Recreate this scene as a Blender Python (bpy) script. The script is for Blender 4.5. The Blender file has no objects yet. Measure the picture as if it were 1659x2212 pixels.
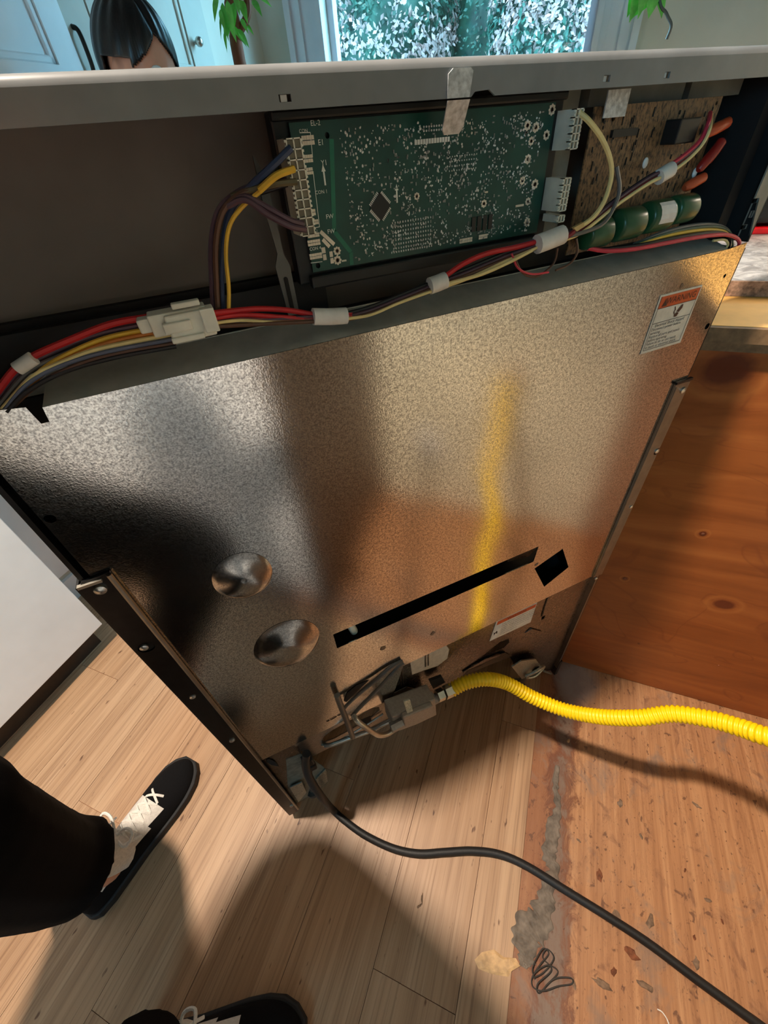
import bpy, bmesh, math, random
from mathutils import Vector, Matrix, Euler, noise as mnoise
from mathutils.geometry import tessellate_polygon

SC = bpy.context.scene
COL = SC.collection
random.seed(7)
V = Vector

# ------------------------------------------------------------------ camera
CAM_POS = V((-0.21204, -0.32802, 1.14896))
RIGHT = V((0.90799665, -0.41297199, -0.07068395))
DOWN = V((-0.32608633, -0.59062516, -0.73812575))
FWD = V((0.26307754, 0.69326478, -0.67095019))
FPX = 881.517
cam_data = bpy.data.cameras.new('camera')
cam_data.sensor_fit = 'HORIZONTAL'
cam_data.sensor_width = 36.0
cam_data.lens = 36.0 * FPX / 1659.0
cam_data.clip_start = 0.01
cam_data.clip_end = 100
cam = bpy.data.objects.new('camera', cam_data)
COL.objects.link(cam)
m = Matrix((( RIGHT.x, -DOWN.x, -FWD.x, CAM_POS.x),
            ( RIGHT.y, -DOWN.y, -FWD.y, CAM_POS.y),
            ( RIGHT.z, -DOWN.z, -FWD.z, CAM_POS.z),
            (0, 0, 0, 1)))
cam.matrix_world = m
SC.camera = cam

# ------------------------------------------------------------------ exposure, sky, sun, lamp
SC.view_settings.view_transform = 'Standard'
SC.view_settings.look = 'None'
SC.view_settings.exposure = 0.2
SC.view_settings.gamma = 1.0
SC.view_settings.use_curve_mapping = False
world = bpy.data.worlds.new('sky')
SC.world = world
world.use_nodes = True
bg = world.node_tree.nodes['Background']
bg.inputs[0].default_value = (0.30, 0.72, 1.0, 1)
bg.inputs[1].default_value = 15.0
sun_d = bpy.data.lights.new('sun', 'SUN')
sun_d.energy = 5.0
sun_d.angle = 0.01
sun_d.color = (1.0, 0.93, 0.85)
sun = bpy.data.objects.new('sun', sun_d)
COL.objects.link(sun)
sun.rotation_euler = V((0.12, 0.12, -1.0)).to_track_quat('-Z', 'Y').to_euler()
LAMP_POS = V((-0.67, 0.11, 2.34))
LAMP_POWER = 240.0
LAMP_COL = (1.0, 0.85, 0.70)
UNDER_POWER = 5.0

# ------------------------------------------------------------------ helpers
S2 = math.sqrt(0.5)
def UV(u, v, z=0.0):
    """room axes: u runs along the cabinet fronts, v from the pantry towards the alcove wall"""
    return V(((u + v) * S2, (u - v) * S2, z))

def at(px, py, y):
    """point of the vertical plane at depth y that was measured at this place of the photograph"""
    d = RIGHT * ((px - 829.5) / FPX) + DOWN * ((py - 1106) / FPX) + FWD
    return CAM_POS + d * ((y - CAM_POS.y) / d.y)

def atz(px, py, z):
    d = RIGHT * ((px - 829.5) / FPX) + DOWN * ((py - 1106) / FPX) + FWD
    return CAM_POS + d * ((z - CAM_POS.z) / d.z)

def spline(pts, n=8):
    pts = [V(p) for p in pts]
    if len(pts) < 3:
        return pts
    out = []
    P = [pts[0] * 2 - pts[1]] + pts + [pts[-1] * 2 - pts[-2]]
    for i in range(1, len(P) - 2):
        a, b, c, d = P[i - 1], P[i], P[i + 1], P[i + 2]
        for k in range(n):
            t = k / n
            out.append(0.5 * ((2 * b) + (c - a) * t + (2 * a - 5 * b + 4 * c - d) * t * t + (3 * b - a - 3 * c + d) * t ** 3))
    out.append(pts[-1])
    return out

class MB:
    def __init__(self):
        self.v = []; self.f = []; self.mi = []; self.cur = 0
    def _add(self, vs, fs):
        o = len(self.v)
        self.v += [tuple(x) for x in vs]
        for f in fs:
            self.f.append(tuple(i + o for i in f)); self.mi.append(self.cur)
        return self
    def obox(self, c, ex, ey, ez):
        c, ex, ey, ez = V(c), V(ex), V(ey), V(ez)
        vs = [c + ex * i + ey * j + ez * k for i in (-1, 1) for j in (-1, 1) for k in (-1, 1)]
        return self._add(vs, [(0, 1, 3, 2), (4, 6, 7, 5), (0, 4, 5, 1), (2, 3, 7, 6), (0, 2, 6, 4), (1, 5, 7, 3)])
    def box(self, a, b):
        a, b = V(a), V(b)
        h = (b - a) / 2
        return self.obox((a + b) / 2, (abs(h.x), 0, 0), (0, abs(h.y), 0), (0, 0, abs(h.z)))
    def uvbox(self, u0, u1, v0, v1, z0, z1):
        return self.obox(UV((u0 + u1) / 2, (v0 + v1) / 2, (z0 + z1) / 2), UV(abs(u1 - u0) / 2, 0), UV(0, abs(v1 - v0) / 2), (0, 0, abs(z1 - z0) / 2))
    def prism(self, poly, vec):
        vec = V(vec); n = len(poly)
        vs = [V(p) for p in poly] + [V(p) + vec for p in poly]
        fs = [tuple(range(n))[::-1], tuple(range(n, 2 * n))] + [(i, (i + 1) % n, n + (i + 1) % n, n + i) for i in range(n)]
        return self._add(vs, fs)
    def flat(self, poly):
        return self._add(poly, [tuple(range(len(poly)))])
    def tube(self, pts, r, n=8, caps=True):
        pts = [V(p) for p in pts]
        if not isinstance(r, (list, tuple)):
            r = [r] * len(pts)
        t0 = (pts[1] - pts[0]).normalized()
        ref = V((0, 0, 1)) if abs(t0.z) < 0.9 else V((1, 0, 0))
        nrm = (ref - t0 * ref.dot(t0)).normalized()
        vs = []
        for i, p in enumerate(pts):
            t = (pts[min(i + 1, len(pts) - 1)] - pts[max(i - 1, 0)])
            t = t.normalized() if t.length > 1e-9 else t0
            nrm = (nrm - t * nrm.dot(t))
            nrm = nrm.normalized() if nrm.length > 1e-9 else t.orthogonal().normalized()
            b = t.cross(nrm)
            for k in range(n):
                a = 2 * math.pi * k / n
                vs.append(p + (nrm * math.cos(a) + b * math.sin(a)) * r[i])
        fs = []
        for i in range(len(pts) - 1):
            for k in range(n):
                k2 = (k + 1) % n
                fs.append((i * n + k, i * n + k2, (i + 1) * n + k2, (i + 1) * n + k))
        if caps:
            fs.append(tuple(range(n))[::-1]); fs.append(tuple(range((len(pts) - 1) * n, len(pts) * n)))
        return self._add(vs, fs)
    def cyl(self, a, b, r0, r1=None, n=16):
        return self.tube([a, b], [r0, r0 if r1 is None else r1], n)
    def ell(self, c, rx, ry, rz, nu=16, nv=10, rot=None):
        c = V(c); vs = [V((0, 0, -1))]
        for j in range(1, nv):
            p = math.pi * j / nv - math.pi / 2
            for i in range(nu):
                a = 2 * math.pi * i / nu
                vs.append(V((math.cos(p) * math.cos(a), math.cos(p) * math.sin(a), math.sin(p))))
        vs.append(V((0, 0, 1)))
        fs = [(0, 1 + (i + 1) % nu, 1 + i) for i in range(nu)]
        for j in range(nv - 2):
            for i in range(nu):
                i2 = (i + 1) % nu; b = 1 + j * nu
                fs.append((b + i, b + i2, b + nu + i2, b + nu + i))
        b = 1 + (nv - 2) * nu; L = len(vs) - 1
        fs += [(b + i, b + (i + 1) % nu, L) for i in range(nu)]
        out = []
        for q in vs:
            w = V((q.x * rx, q.y * ry, q.z * rz))
            if rot is not None: w = rot @ w
            out.append(c + w)
        return self._add(out, fs)
    def sheet(self, loops, fn, th):
        """flat sheet with holes; loops are 2D, fn maps them into the room, th is the thickness vector"""
        th = V(th)
        L3 = [[V((p[0], p[1], 0)) for p in lp] for lp in loops]
        tris = tessellate_polygon(L3)
        flat = [p for lp in loops for p in lp]
        A = [V(fn(*p)) for p in flat]; n = len(A)
        vs = A + [p + th for p in A]
        fs = [tuple(t) for t in tris] + [tuple(i + n for i in t)[::-1] for t in tris]
        o = 0
        for lp in loops:
            k = len(lp)
            fs += [(o + i, o + (i + 1) % k, n + o + (i + 1) % k, n + o + i) for i in range(k)]
            o += k
        return self._add(vs, fs)
    def build(self, name, mats, parent=None, smooth=False, bevel=0, loc=None):
        me = bpy.data.meshes.new(name)
        me.from_pydata(self.v, [], self.f)
        if not isinstance(mats, (list, tuple)): mats = [mats]
        for mt in mats: me.materials.append(mt)
        me.polygons.foreach_set('material_index', self.mi)
        bm = bmesh.new(); bm.from_mesh(me)
        bmesh.ops.recalc_face_normals(bm, faces=bm.faces); bm.to_mesh(me); bm.free()
        if smooth:
            me.polygons.foreach_set('use_smooth', [True] * len(me.polygons))
            if smooth != 'all':
                me.set_sharp_from_angle(angle=math.radians(40))
        me.update()
        o = bpy.data.objects.new(name, me)
        COL.objects.link(o)
        if bevel:
            b = o.modifiers.new('bevel', 'BEVEL'); b.width = bevel; b.segments = 2; b.limit_method = 'ANGLE'; b.angle_limit = math.radians(40)
        attach(o, parent, loc)
        return o

WOFF = {}
def attach(o, parent, loc=None):
    w = V(loc) if loc is not None else V((0, 0, 0))
    if parent is not None:
        o.parent = parent
        o.location = w - WOFF[parent.name]
    else:
        o.location = w
    WOFF[o.name] = w
def tag(o, label=None, cat=None, group=None, kind=None):
    if label: o['label'] = label
    if cat: o['category'] = cat
    if group: o['group'] = group
    if kind: o['kind'] = kind
    return o
def thing(name, loc, label, cat, group=None):
    o = bpy.data.objects.new(name, None)
    o.empty_display_size = 0.05
    COL.objects.link(o); o.location = V(loc); WOFF[o.name] = V(loc)
    return tag(o, label, cat, group)
def inst(src, parent, loc, rot=None, name=None):
    o = src.copy(); COL.objects.link(o)
    if name: o.name = name
    attach(o, parent, loc)
    if rot is not None: o.rotation_euler = rot
    return o
def rect(x0, x1, z0, z1): return [(x0, z0), (x1, z0), (x1, z1), (x0, z1)]
def circ(x, z, r, n=14, rz=None): return [(x + r * math.cos(2 * math.pi * i / n), z + (rz or r) * math.sin(2 * math.pi * i / n)) for i in range(n)]
def stadium(x0, z0, x1, z1, r, n=7):
    a = math.atan2(z1 - z0, x1 - x0); o = []
    for i in range(n): t = a + math.pi / 2 + math.pi * i / (n - 1); o.append((x0 + r * math.cos(t), z0 + r * math.sin(t)))
    for i in range(n): t = a - math.pi / 2 + math.pi * i / (n - 1); o.append((x1 + r * math.cos(t), z1 + r * math.sin(t)))
    return o

def text_mesh(body, size, o, ex, ey, align='CENTER'):
    cu = bpy.data.curves.new('lettering', 'FONT'); cu.body = body; cu.size = size; cu.align_x = align; cu.align_y = 'CENTER'; cu.resolution_u = 2
    t = bpy.data.objects.new('lettering_curve', cu); COL.objects.link(t)
    dg = bpy.context.evaluated_depsgraph_get()
    me = bpy.data.meshes.new_from_object(t.evaluated_get(dg))
    vs = [V(o) + V(ex) * p.co.x + V(ey) * p.co.y for p in me.vertices]
    fs = [tuple(p.vertices) for p in me.polygons]
    bpy.data.objects.remove(t); bpy.data.meshes.remove(me)
    return vs, fs

# ------------------------------------------------------------------ materials
def srgb(r, g, b):
    f = lambda c: (c / 255 / 12.92) if c / 255 <= 0.04045 else ((c / 255 + 0.055) / 1.055) ** 2.4
    return (f(r), f(g), f(b), 1)
class NT:
    def __init__(self, name):
        self.mat = bpy.data.materials.new(name); self.mat.use_nodes = True
        self.t = self.mat.node_tree; self.n = self.t.nodes; self.l = self.t.links
        self.b = self.n['Principled BSDF']
    def node(self, typ, **kw):
        nd = self.n.new(typ)
        for k, v in kw.items():
            if k.startswith('i_'):
                nd.inputs[int(k[2:]) if k[2:].isdigit() else k[2:]].default_value = v
            else: setattr(nd, k, v)
        return nd
    def link(self, a, b): self.l.new(a, b)
    def set(self, **kw):
        for k, v in kw.items(): self.b.inputs[k.replace('_', ' ')].default_value = v
    def coord(self, scale=(1, 1, 1), rotz=0.0, which='Object', loc=(0, 0, 0)):
        tc = self.node('ShaderNodeTexCoord'); mp = self.node('ShaderNodeMapping')
        mp.inputs['Scale'].default_value = scale; mp.inputs['Rotation'].default_value = (0, 0, rotz); mp.inputs['Location'].default_value = loc
        self.link(tc.outputs[which], mp.inputs['Vector'])
        return mp.outputs[0]
    def noise(self, vec, scale, detail=3, rough=0.55, dist=0.0):
        nd = self.node('ShaderNodeTexNoise'); nd.inputs['Scale'].default_value = scale; nd.inputs['Detail'].default_value = detail
        nd.inputs['Roughness'].default_value = rough; nd.inputs['Distortion'].default_value = dist
        if vec is not None: self.link(vec, nd.inputs['Vector'])
        return nd.outputs[0]
    def ramp(self, fac, stops, interp='LINEAR'):
        nd = self.node('ShaderNodeValToRGB'); cr = nd.color_ramp; cr.interpolation = interp
        while len(cr.elements) < len(stops): cr.elements.new(0.5)
        for e, (p, c) in zip(cr.elements, stops):
            e.position = p; e.color = c if len(c) == 4 else (*c, 1)
        self.link(fac, nd.inputs[0]); return nd.outputs[0]
    def mix(self, fac, a, b, mode='MIX'):
        nd = self.node('ShaderNodeMix', data_type='RGBA', blend_type=mode)
        for s, i in ((fac, 0), (a, 6), (b, 7)):
            if hasattr(s, 'is_linked'): self.link(s, nd.inputs[i])
            elif i == 0: nd.inputs[0].default_value = s
            else: nd.inputs[i].default_value = s
        return nd.outputs[2]
    def math(self, op, a, b=0.0, clamp=False):
        nd = self.node('ShaderNodeMath', operation=op); nd.use_clamp = clamp
        for s, i in ((a, 0), (b, 1)):
            if hasattr(s, 'is_linked'): self.link(s, nd.inputs[i])
            else: nd.inputs[i].default_value = s
        return nd.outputs[0]
    def color(self, s): self.link(s, self.b.inputs['Base Color'])
    def rough(self, s): self.link(s, self.b.inputs['Roughness'])
    def bump(self, h, strength=0.2, dist=0.001):
        nd = self.node('ShaderNodeBump'); nd.inputs['Strength'].default_value = strength; nd.inputs['Distance'].default_value = dist
        self.link(h, nd.inputs['Height']); self.link(nd.outputs[0], self.b.inputs['Normal'])
    def map(self, s, a, b, c=0.0, d=1.0):
        nd = self.node('ShaderNodeMapRange'); self.link(s, nd.inputs[0])
        for i, x in enumerate((a, b, c, d)): nd.inputs[i + 1].default_value = x
        return nd.outputs[0]
def BW(x, a=1.0): return (x, x, x, a)
def plain(name, col, rough=0.5, metal=0.0, var=0.06, nscale=60, bump=0.0, **kw):
    """a base colour with a fine procedural variation"""
    n = NT(name); n.set(Roughness=rough, Metallic=metal, **kw)
    c = n.coord(); f = n.noise(c, nscale, 3)
    lo = tuple(max(0, x * (1 - var * 2)) for x in col[:3]) + (1,); hi = tuple(min(1, x * (1 + var * 2)) for x in col[:3]) + (1,)
    n.color(n.ramp(f, [(0.3, lo), (0.7, hi)]))
    if bump: n.bump(f, bump, 0.002)
    return n.mat

M = {}
def galvanised(name, lo, hi, r0, r1, spangle=1.0):
    n = NT(name); n.set(Metallic=1.0)
    c = n.coord()
    f1 = n.noise(c, 620, 2, 0.6); f2 = n.noise(c, 260, 3, 0.6); f3 = n.noise(c, 5, 4, 0.6)
    sp = n.math('ADD', n.math('MULTIPLY', f1, 0.6), n.math('MULTIPLY', f2, 0.4))
    base = n.ramp(sp, [(0.40, lo), (0.50, tuple((a + b) / 2 for a, b in zip(lo, hi))), (0.60, hi)])
    dirt = n.ramp(f3, [(0.35, BW(0.86)), (0.65, BW(1.0))])
    n.color(n.mix(1.0, base, dirt, 'MULTIPLY'))
    n.rough(n.math('ADD', n.map(f3, 0.3, 0.7, r0, r1), n.map(sp, 0.4, 0.6, 0.06, -0.03)))
    n.bump(sp, 0.10 * spangle, 0.0010)
    return n.mat
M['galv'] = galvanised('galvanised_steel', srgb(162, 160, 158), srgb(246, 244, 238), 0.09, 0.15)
M['galv_boss'] = galvanised('galvanised_boss', srgb(170, 168, 164), srgb(215, 212, 206), 0.14, 0.18, 0.25)
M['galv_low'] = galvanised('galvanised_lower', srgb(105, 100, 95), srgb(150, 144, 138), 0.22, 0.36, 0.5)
M['rail'] = galvanised('galvanised_rail', srgb(150, 144, 136), srgb(190, 184, 176), 0.3, 0.4, 0.4)
M['zinc'] = galvanised('zinc_plate', srgb(150, 158, 150), srgb(205, 210, 200), 0.35, 0.5, 0.8)
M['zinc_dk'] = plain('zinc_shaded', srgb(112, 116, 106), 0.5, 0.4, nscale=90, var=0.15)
M['spangle'] = plain('spangled_clip', srgb(196, 200, 202), 0.45, 0.35, var=0.16, nscale=260, bump=0.3)
M['flange'] = plain('flange_steel', srgb(176, 176, 166), 0.5, 0.25)
M['steel'] = plain('tube_steel', srgb(190, 184, 172), 0.32, 0.8)
M['steel_dk'] = plain('tube_grey', srgb(118, 114, 108), 0.42, 0.7)
M['screw'] = plain('screw_steel', srgb(205, 203, 198), 0.3, 1.0)
M['castmetal'] = plain('cast_aluminium', srgb(158, 152, 144), 0.5, 0.45, bump=0.3, nscale=200)
M['black_en'] = plain('black_enamel', srgb(14, 14, 16), 0.35)
M['bracket'] = plain('bracket_steel', srgb(62, 62, 64), 0.34, 1.0)
M['bracket_lt'] = plain('bracket_light', srgb(150, 145, 136), 0.35, 1.0)
M['shell'] = plain('backguard_enamel', srgb(128, 131, 133), 0.30, 0.15, nscale=25)
M['inner'] = plain('recess_back', srgb(112, 104, 96), 0.6, nscale=14)
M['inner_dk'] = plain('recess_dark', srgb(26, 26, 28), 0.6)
M['tray'] = plain('black_tray', srgb(16, 18, 20), 0.45)
M['endcap'] = plain('end_panel_grey', srgb(128, 128, 120), 0.55)
M['strut'] = plain('strut_grey', srgb(98, 98, 94), 0.5, 0.4)
M['pcb'] = plain('green_board', srgb(10, 70, 62), 0.32, nscale=40, var=0.12)
M['pcb_lt'] = plain('green_trace', srgb(22, 112, 88), 0.35)
M['solder'] = plain('solder', srgb(246, 246, 240), 0.3, 0.0)
M['smd'] = plain('smd_part', srgb(150, 154, 150), 0.5)
M['silk'] = plain('silkscreen', srgb(236, 240, 232), 0.6)
M['copper'] = plain('tinned_pad', srgb(232, 222, 204), 0.4, 0.1)
M['chip'] = plain('chip_black', srgb(22, 24, 26), 0.4)
M['pcb_brown'] = None
n = NT('brown_board'); c = n.coord((1, 1, 1)); n.set(Roughness=0.5)
f = n.noise(n.coord((420, 1, 160), 0), 1.0, 4, 0.7)
n.color(n.ramp(f, [(0.40, srgb(44, 34, 26)), (0.50, srgb(122, 92, 62)), (0.7, srgb(150, 114, 78))])); M['pcb_brown'] = n.mat
M['nylon'] = plain('white_nylon', srgb(228, 228, 212), 0.45, Subsurface_Weight=0.0)
M['nylon_in'] = plain('nylon_socket', srgb(120, 116, 98), 0.6)
M['tape'] = plain('white_tape', srgb(222, 222, 216), 0.55)
M['cap_green'] = plain('capacitor_green', srgb(34, 82, 52), 0.28)
M['cap_orange'] = plain('capacitor_orange', srgb(196, 84, 48), 0.35)
M['cap_red'] = plain('capacitor_red', srgb(150, 34, 28), 0.35)
WIRE = {}
for k, col in dict(red=(196, 40, 44), pink=(206, 56, 76), black=(30, 30, 34), purple=(88, 66, 78), blue=(44, 62, 96), yellow=(222, 180, 60), cream=(232, 214, 150), orange=(196, 118, 44), gray=(98, 98, 96), brown=(92, 62, 46), green=(56, 84, 70), maroon=(130, 38, 46), olive=(96, 90, 66), bluegray=(96, 104, 126)).items():
    WIRE[k] = plain('wire_' + k, srgb(*col), 0.4)
M['paper'] = plain('label_paper', srgb(222, 216, 202), 0.5)
M['paper_y'] = plain('label_cream', srgb(205, 178, 118), 0.5)
M['paper_old'] = plain('paper_remnant', srgb(196, 188, 172), 0.75, nscale=120)
M['ink'] = plain('label_ink', srgb(40, 34, 32), 0.6)
M['ink_br'] = plain('label_ink_brown', srgb(74, 40, 28), 0.6)
M['warn'] = plain('label_orange', srgb(206, 84, 34), 0.45)
M['hose'] = plain('hose_yellow', srgb(250, 206, 8), 0.38, var=0.02)
M['cord'] = plain('cord_black', srgb(26, 25, 25), 0.55, bump=0.2, nscale=300)
M['brass'] = plain('nut_zinc', srgb(205, 200, 186), 0.3, 1.0)
M['white'] = plain('white_paint', srgb(238, 240, 242), 0.35, nscale=8, var=0.02)
M['white_door'] = plain('door_paint', srgb(192, 190, 178), 0.45, nscale=8, var=0.03)
M['wall'] = plain('wall_paint', srgb(204, 200, 186), 0.7, nscale=6, var=0.03)
M['wall_alc'] = plain('alcove_wall', srgb(222, 214, 188), 0.7, nscale=5, var=0.06)
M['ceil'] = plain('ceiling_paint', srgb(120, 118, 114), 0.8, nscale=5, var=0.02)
M['dark'] = plain('dark_gap', srgb(16, 14, 13), 0.8)
M['toe'] = plain('toe_kick', srgb(60, 48, 38), 0.7)
M['frame'] = plain('window_frame', srgb(214, 216, 224), 0.4, nscale=10, var=0.02)
M['pull'] = plain('dark_pull', srgb(46, 42, 40), 0.35, 0.8)
M['jeans'] = plain('black_trousers', srgb(7, 7, 9), 0.95, nscale=300, bump=0.2, Specular_IOR_Level=0.12)
M['sweater'] = plain('dark_sweater', srgb(26, 26, 30), 0.95, Specular_IOR_Level=0.15)
M['side_grey'] = plain('raw_board', srgb(122, 106, 92), 0.6, nscale=20)
M['skin'] = plain('skin', srgb(206, 150, 124), 0.5, var=0.04, nscale=30, Subsurface_Weight=0.08)
M['hair'] = None
n = NT('black_hair'); n.set(Roughness=0.34); c = n.coord((300, 300, 12)); f = n.noise(c, 1.0, 2)
n.color(n.ramp(f, [(0.3, srgb(8, 8, 10)), (0.7, srgb(26, 24, 26))])); n.bump(f, 0.4, 0.001); M['hair'] = n.mat
M['shoe_bk'] = plain('shoe_black', srgb(10, 9, 11), 0.9, nscale=250, bump=0.3, Specular_IOR_Level=0.2)
M['shoe_wt'] = plain('shoe_white', srgb(214, 208, 200), 0.75, nscale=200, bump=0.2)
M['lace'] = plain('lace_white', srgb(232, 228, 220), 0.8, nscale=400, bump=0.2)
M['sole'] = plain('shoe_sole', srgb(24, 23, 24), 0.7)
M['leaf'] = plain('leaf_green', srgb(120, 206, 92), 0.4, var=0.15, nscale=30)
M['trunk'] = plain('trunk_brown', srgb(120, 68, 44), 0.8, nscale=60, bump=0.5)
M['pot'] = plain('pot_terracotta', srgb(150, 96, 70), 0.8)
M['dust'] = plain('grey_dust', srgb(112, 100, 88), 1.0, nscale=45, var=0.22, bump=0.15)
M['flake'] = plain('dark_flake', srgb(122, 98, 78), 0.9, nscale=90, var=0.25)
M['flake_br'] = plain('brown_flake', srgb(122, 72, 46), 0.9, nscale=90, var=0.25)
M['scrap'] = plain('pale_scrap', srgb(196, 158, 112), 0.6, nscale=90, var=0.12)
M['thread'] = plain('dark_thread', srgb(58, 52, 46), 0.9)
M['cab_wood'] = plain('raw_wood', srgb(232, 178, 96), 0.6, nscale=20, var=0.06)
M['edge_dk'] = plain('board_edge', srgb(120, 92, 62), 0.7, nscale=90, var=0.15)
M['edge_worn'] = plain('worn_edge', srgb(150, 118, 96), 0.8, nscale=160, var=0.3)
M['appl'] = plain('appliance_black', srgb(20, 22, 24), 0.25)
M['redband'] = plain('red_band', srgb(226, 12, 24), 0.35)
M['pane_tr'] = None
n = NT('window_glass'); n.n.remove(n.b); tr = n.node('ShaderNodeBsdfTransparent'); gl = n.node('ShaderNodeBsdfGlossy'); gl.inputs['Roughness'].default_value = 0.02
mx = n.node('ShaderNodeMixShader'); mx.inputs[0].default_value = 0.05
n.link(tr.outputs[0], mx.inputs[1]); n.link(gl.outputs[0], mx.inputs[2]); n.link(mx.outputs[0], n.n['Material Output'].inputs[0]); M['pane_tr'] = n.mat
n = NT('lamp_glass'); n.set(Base_Color=(1, 0.9, 0.75, 1)); n.b.inputs['Emission Color'].default_value = (1, 0.75, 0.45, 1); n.b.inputs['Emission Strength'].default_value = 6.0; M['lampglass'] = n.mat

def wood_planks():
    n = NT('vinyl_plank'); n.set(Roughness=0.42)
    oi = n.node('ShaderNodeObjectInfo'); tc = n.node('ShaderNodeTexCoord')
    ad = n.node('ShaderNodeVectorMath', operation='MULTIPLY_ADD')
    n.link(oi.outputs['Random'], ad.inputs[0]); ad.inputs[1].default_value = (17.0, 9.0, 5.0); n.link(tc.outputs['Object'], ad.inputs[2])
    def st(sx, sy, sc, det, ro=0.55, di=0.0):
        mp = n.node('ShaderNodeMapping'); mp.inputs['Scale'].default_value = (sx, sy, 1); n.link(ad.outputs[0], mp.inputs['Vector'])
        return n.noise(mp.outputs[0], sc, det, ro, di)
    fine = st(4, 260, 1.0, 3, 0.6); mid = st(1.6, 60, 1.0, 3, 0.6, 0.3); big = st(1.2, 9, 1.0, 3, 0.6)
    base = n.ramp(mid, [(0.3, srgb(150, 112, 80)), (0.5, srgb(174, 136, 102)), (0.72, srgb(192, 156, 122))])
    lines = n.ramp(fine, [(0.36, srgb(128, 90, 60)), (0.5, srgb(255, 255, 255))])
    c1 = n.mix(0.5, base, lines, 'MULTIPLY')
    c2 = n.mix(0.35, c1, n.ramp(big, [(0.3, srgb(138, 102, 72)), (0.7, srgb(198, 164, 130))]), 'MIX')
    sp = n.ramp(st(30, 90, 1.0, 2), [(0.70, BW(1)), (0.76, srgb(120, 84, 60))])
    n.color(n.mix(0.8, c2, sp, 'MULTIPLY')); n.rough(n.map(fine, 0.3, 0.7, 0.5, 0.36)); n.bump(fine, 0.1, 0.0006)
    return n.mat
M['plank'] = wood_planks()

def old_floor():
    """bare sheet in the alcove: orange grain with rust brown and grey stains"""
    n = NT('old_floor'); n.set(Roughness=0.5)
    R = -math.pi / 4
    def st(su, sv, det=3, ro=0.6, di=0.0, loc=(0, 0, 0)):
        tc = n.node('ShaderNodeTexCoord'); r = n.node('ShaderNodeMapping'); r.inputs['Rotation'].default_value = (0, 0, R)
        n.link(tc.outputs['Object'], r.inputs[0]); s = n.node('ShaderNodeMapping'); s.inputs['Scale'].default_value = (su, sv, 1); s.inputs['Location'].default_value = loc
        n.link(r.outputs[0], s.inputs[0]); return n.noise(s.outputs[0], 1.0, det, ro, di), r.outputs[0]
    g1, uv = st(2.2, 55, 4, 0.65, 0.5); g2, _ = st(6, 200, 3, 0.6); g3, _ = st(3, 8, 3)
    base = n.ramp(g1, [(0.28, srgb(156, 108, 72)), (0.5, srgb(178, 128, 88)), (0.72, srgb(194, 146, 104))])
    base = n.mix(0.22, base, n.ramp(g2, [(0.36, srgb(130, 84, 54)), (0.55, BW(1))]), 'MULTIPLY')
    sx = n.node('ShaderNodeSeparateXYZ'); n.link(uv, sx.inputs[0])
    vv = n.math('MULTIPLY', sx.outputs[1], -1.0)      # v coordinate of the room
    # rust-brown band along the cut edge of the planks
    w1, _ = st(9, 14, 4, 0.6, 0.6)
    edge = n.math('ADD', n.map(vv, 0.262, 0.345, 0.52, -0.15), n.math('MULTIPLY', n.math('SUBTRACT', w1, 0.5), 0.9), True)
    base = n.mix(n.map(edge, 0.12, 0.5, 0.0, 0.8), base, srgb(136, 86, 56))
    w2, _ = st(14, 20, 5, 0.75, 1.0, (2, 7, 0)); w3, _ = st(3.5, 3.5, 2, 0.5, 0.0, (5, 1, 0))
    crust = n.math('SUBTRACT', n.math('ADD', n.math('MULTIPLY', w2, 0.9), n.math('MULTIPLY', w3, 0.5)), n.math('MULTIPLY', n.math('ABSOLUTE', n.math('SUBTRACT', vv, 0.300)), 8.0))
    base = n.mix(n.map(crust, 0.40, 0.52, 0.0, 0.8), base, srgb(104, 58, 38))
    base = n.mix(n.map(crust, 0.54, 0.66, 0.0, 0.8), base, srgb(124, 106, 92))
    # dark blotches
    b1, _ = st(16, 24, 5, 0.65, 0.8, (3, 1, 0)); b2, _ = st(45, 60, 3, 0.6, 0.5)
    base = n.mix(n.map(b1, 0.57, 0.68, 0.0, 0.6), base, srgb(112, 74, 54))
    base = n.mix(n.map(b2, 0.62, 0.68, 0.0, 0.75), base, srgb(92, 60, 44))
    b3, _ = st(110, 150, 2, 0.5, 0.3, (1, 9, 0))
    base = n.mix(n.map(b3, 0.68, 0.73, 0.0, 0.8), base, srgb(78, 50, 38))
    cr, _ = st(5, 26, 5, 0.7, 2.5, (4, 4, 0))
    base = n.mix(n.map(n.math('ABSOLUTE', n.math('SUBTRACT', cr, 0.5)), 0.0, 0.012, 0.4, 0.0), base, srgb(104, 62, 42))
    gd, _ = st(7, 10, 5, 0.7, 0.5, (8, 4, 0))
    base = n.mix(n.map(gd, 0.56, 0.66, 0.0, 0.6), base, srgb(130, 110, 96))
    # pale grey scuff by the front corner of the plywood side
    uu = n.math('SUBTRACT', sx.outputs[0], 0.27); v2 = n.math('SUBTRACT', vv, 0.33)
    dd = n.math('SQRT', n.math('ADD', n.math('POWER', uu, 2), n.math('POWER', v2, 2)))
    pk = n.math('ADD', n.map(dd, 0.02, 0.10, 0.75, 0.0), n.math('MULTIPLY', n.math('SUBTRACT', g3, 0.5), 0.7), True)
    base = n.mix(n.map(pk, 0.25, 0.6, 0.0, 0.75), base, srgb(150, 136, 130))
    n.color(base); n.rough(n.map(b1, 0.3, 0.7, 0.42, 0.7)); n.bump(b1, 0.25, 0.002)
    return n.mat
M['old_floor'] = old_floor()

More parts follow.
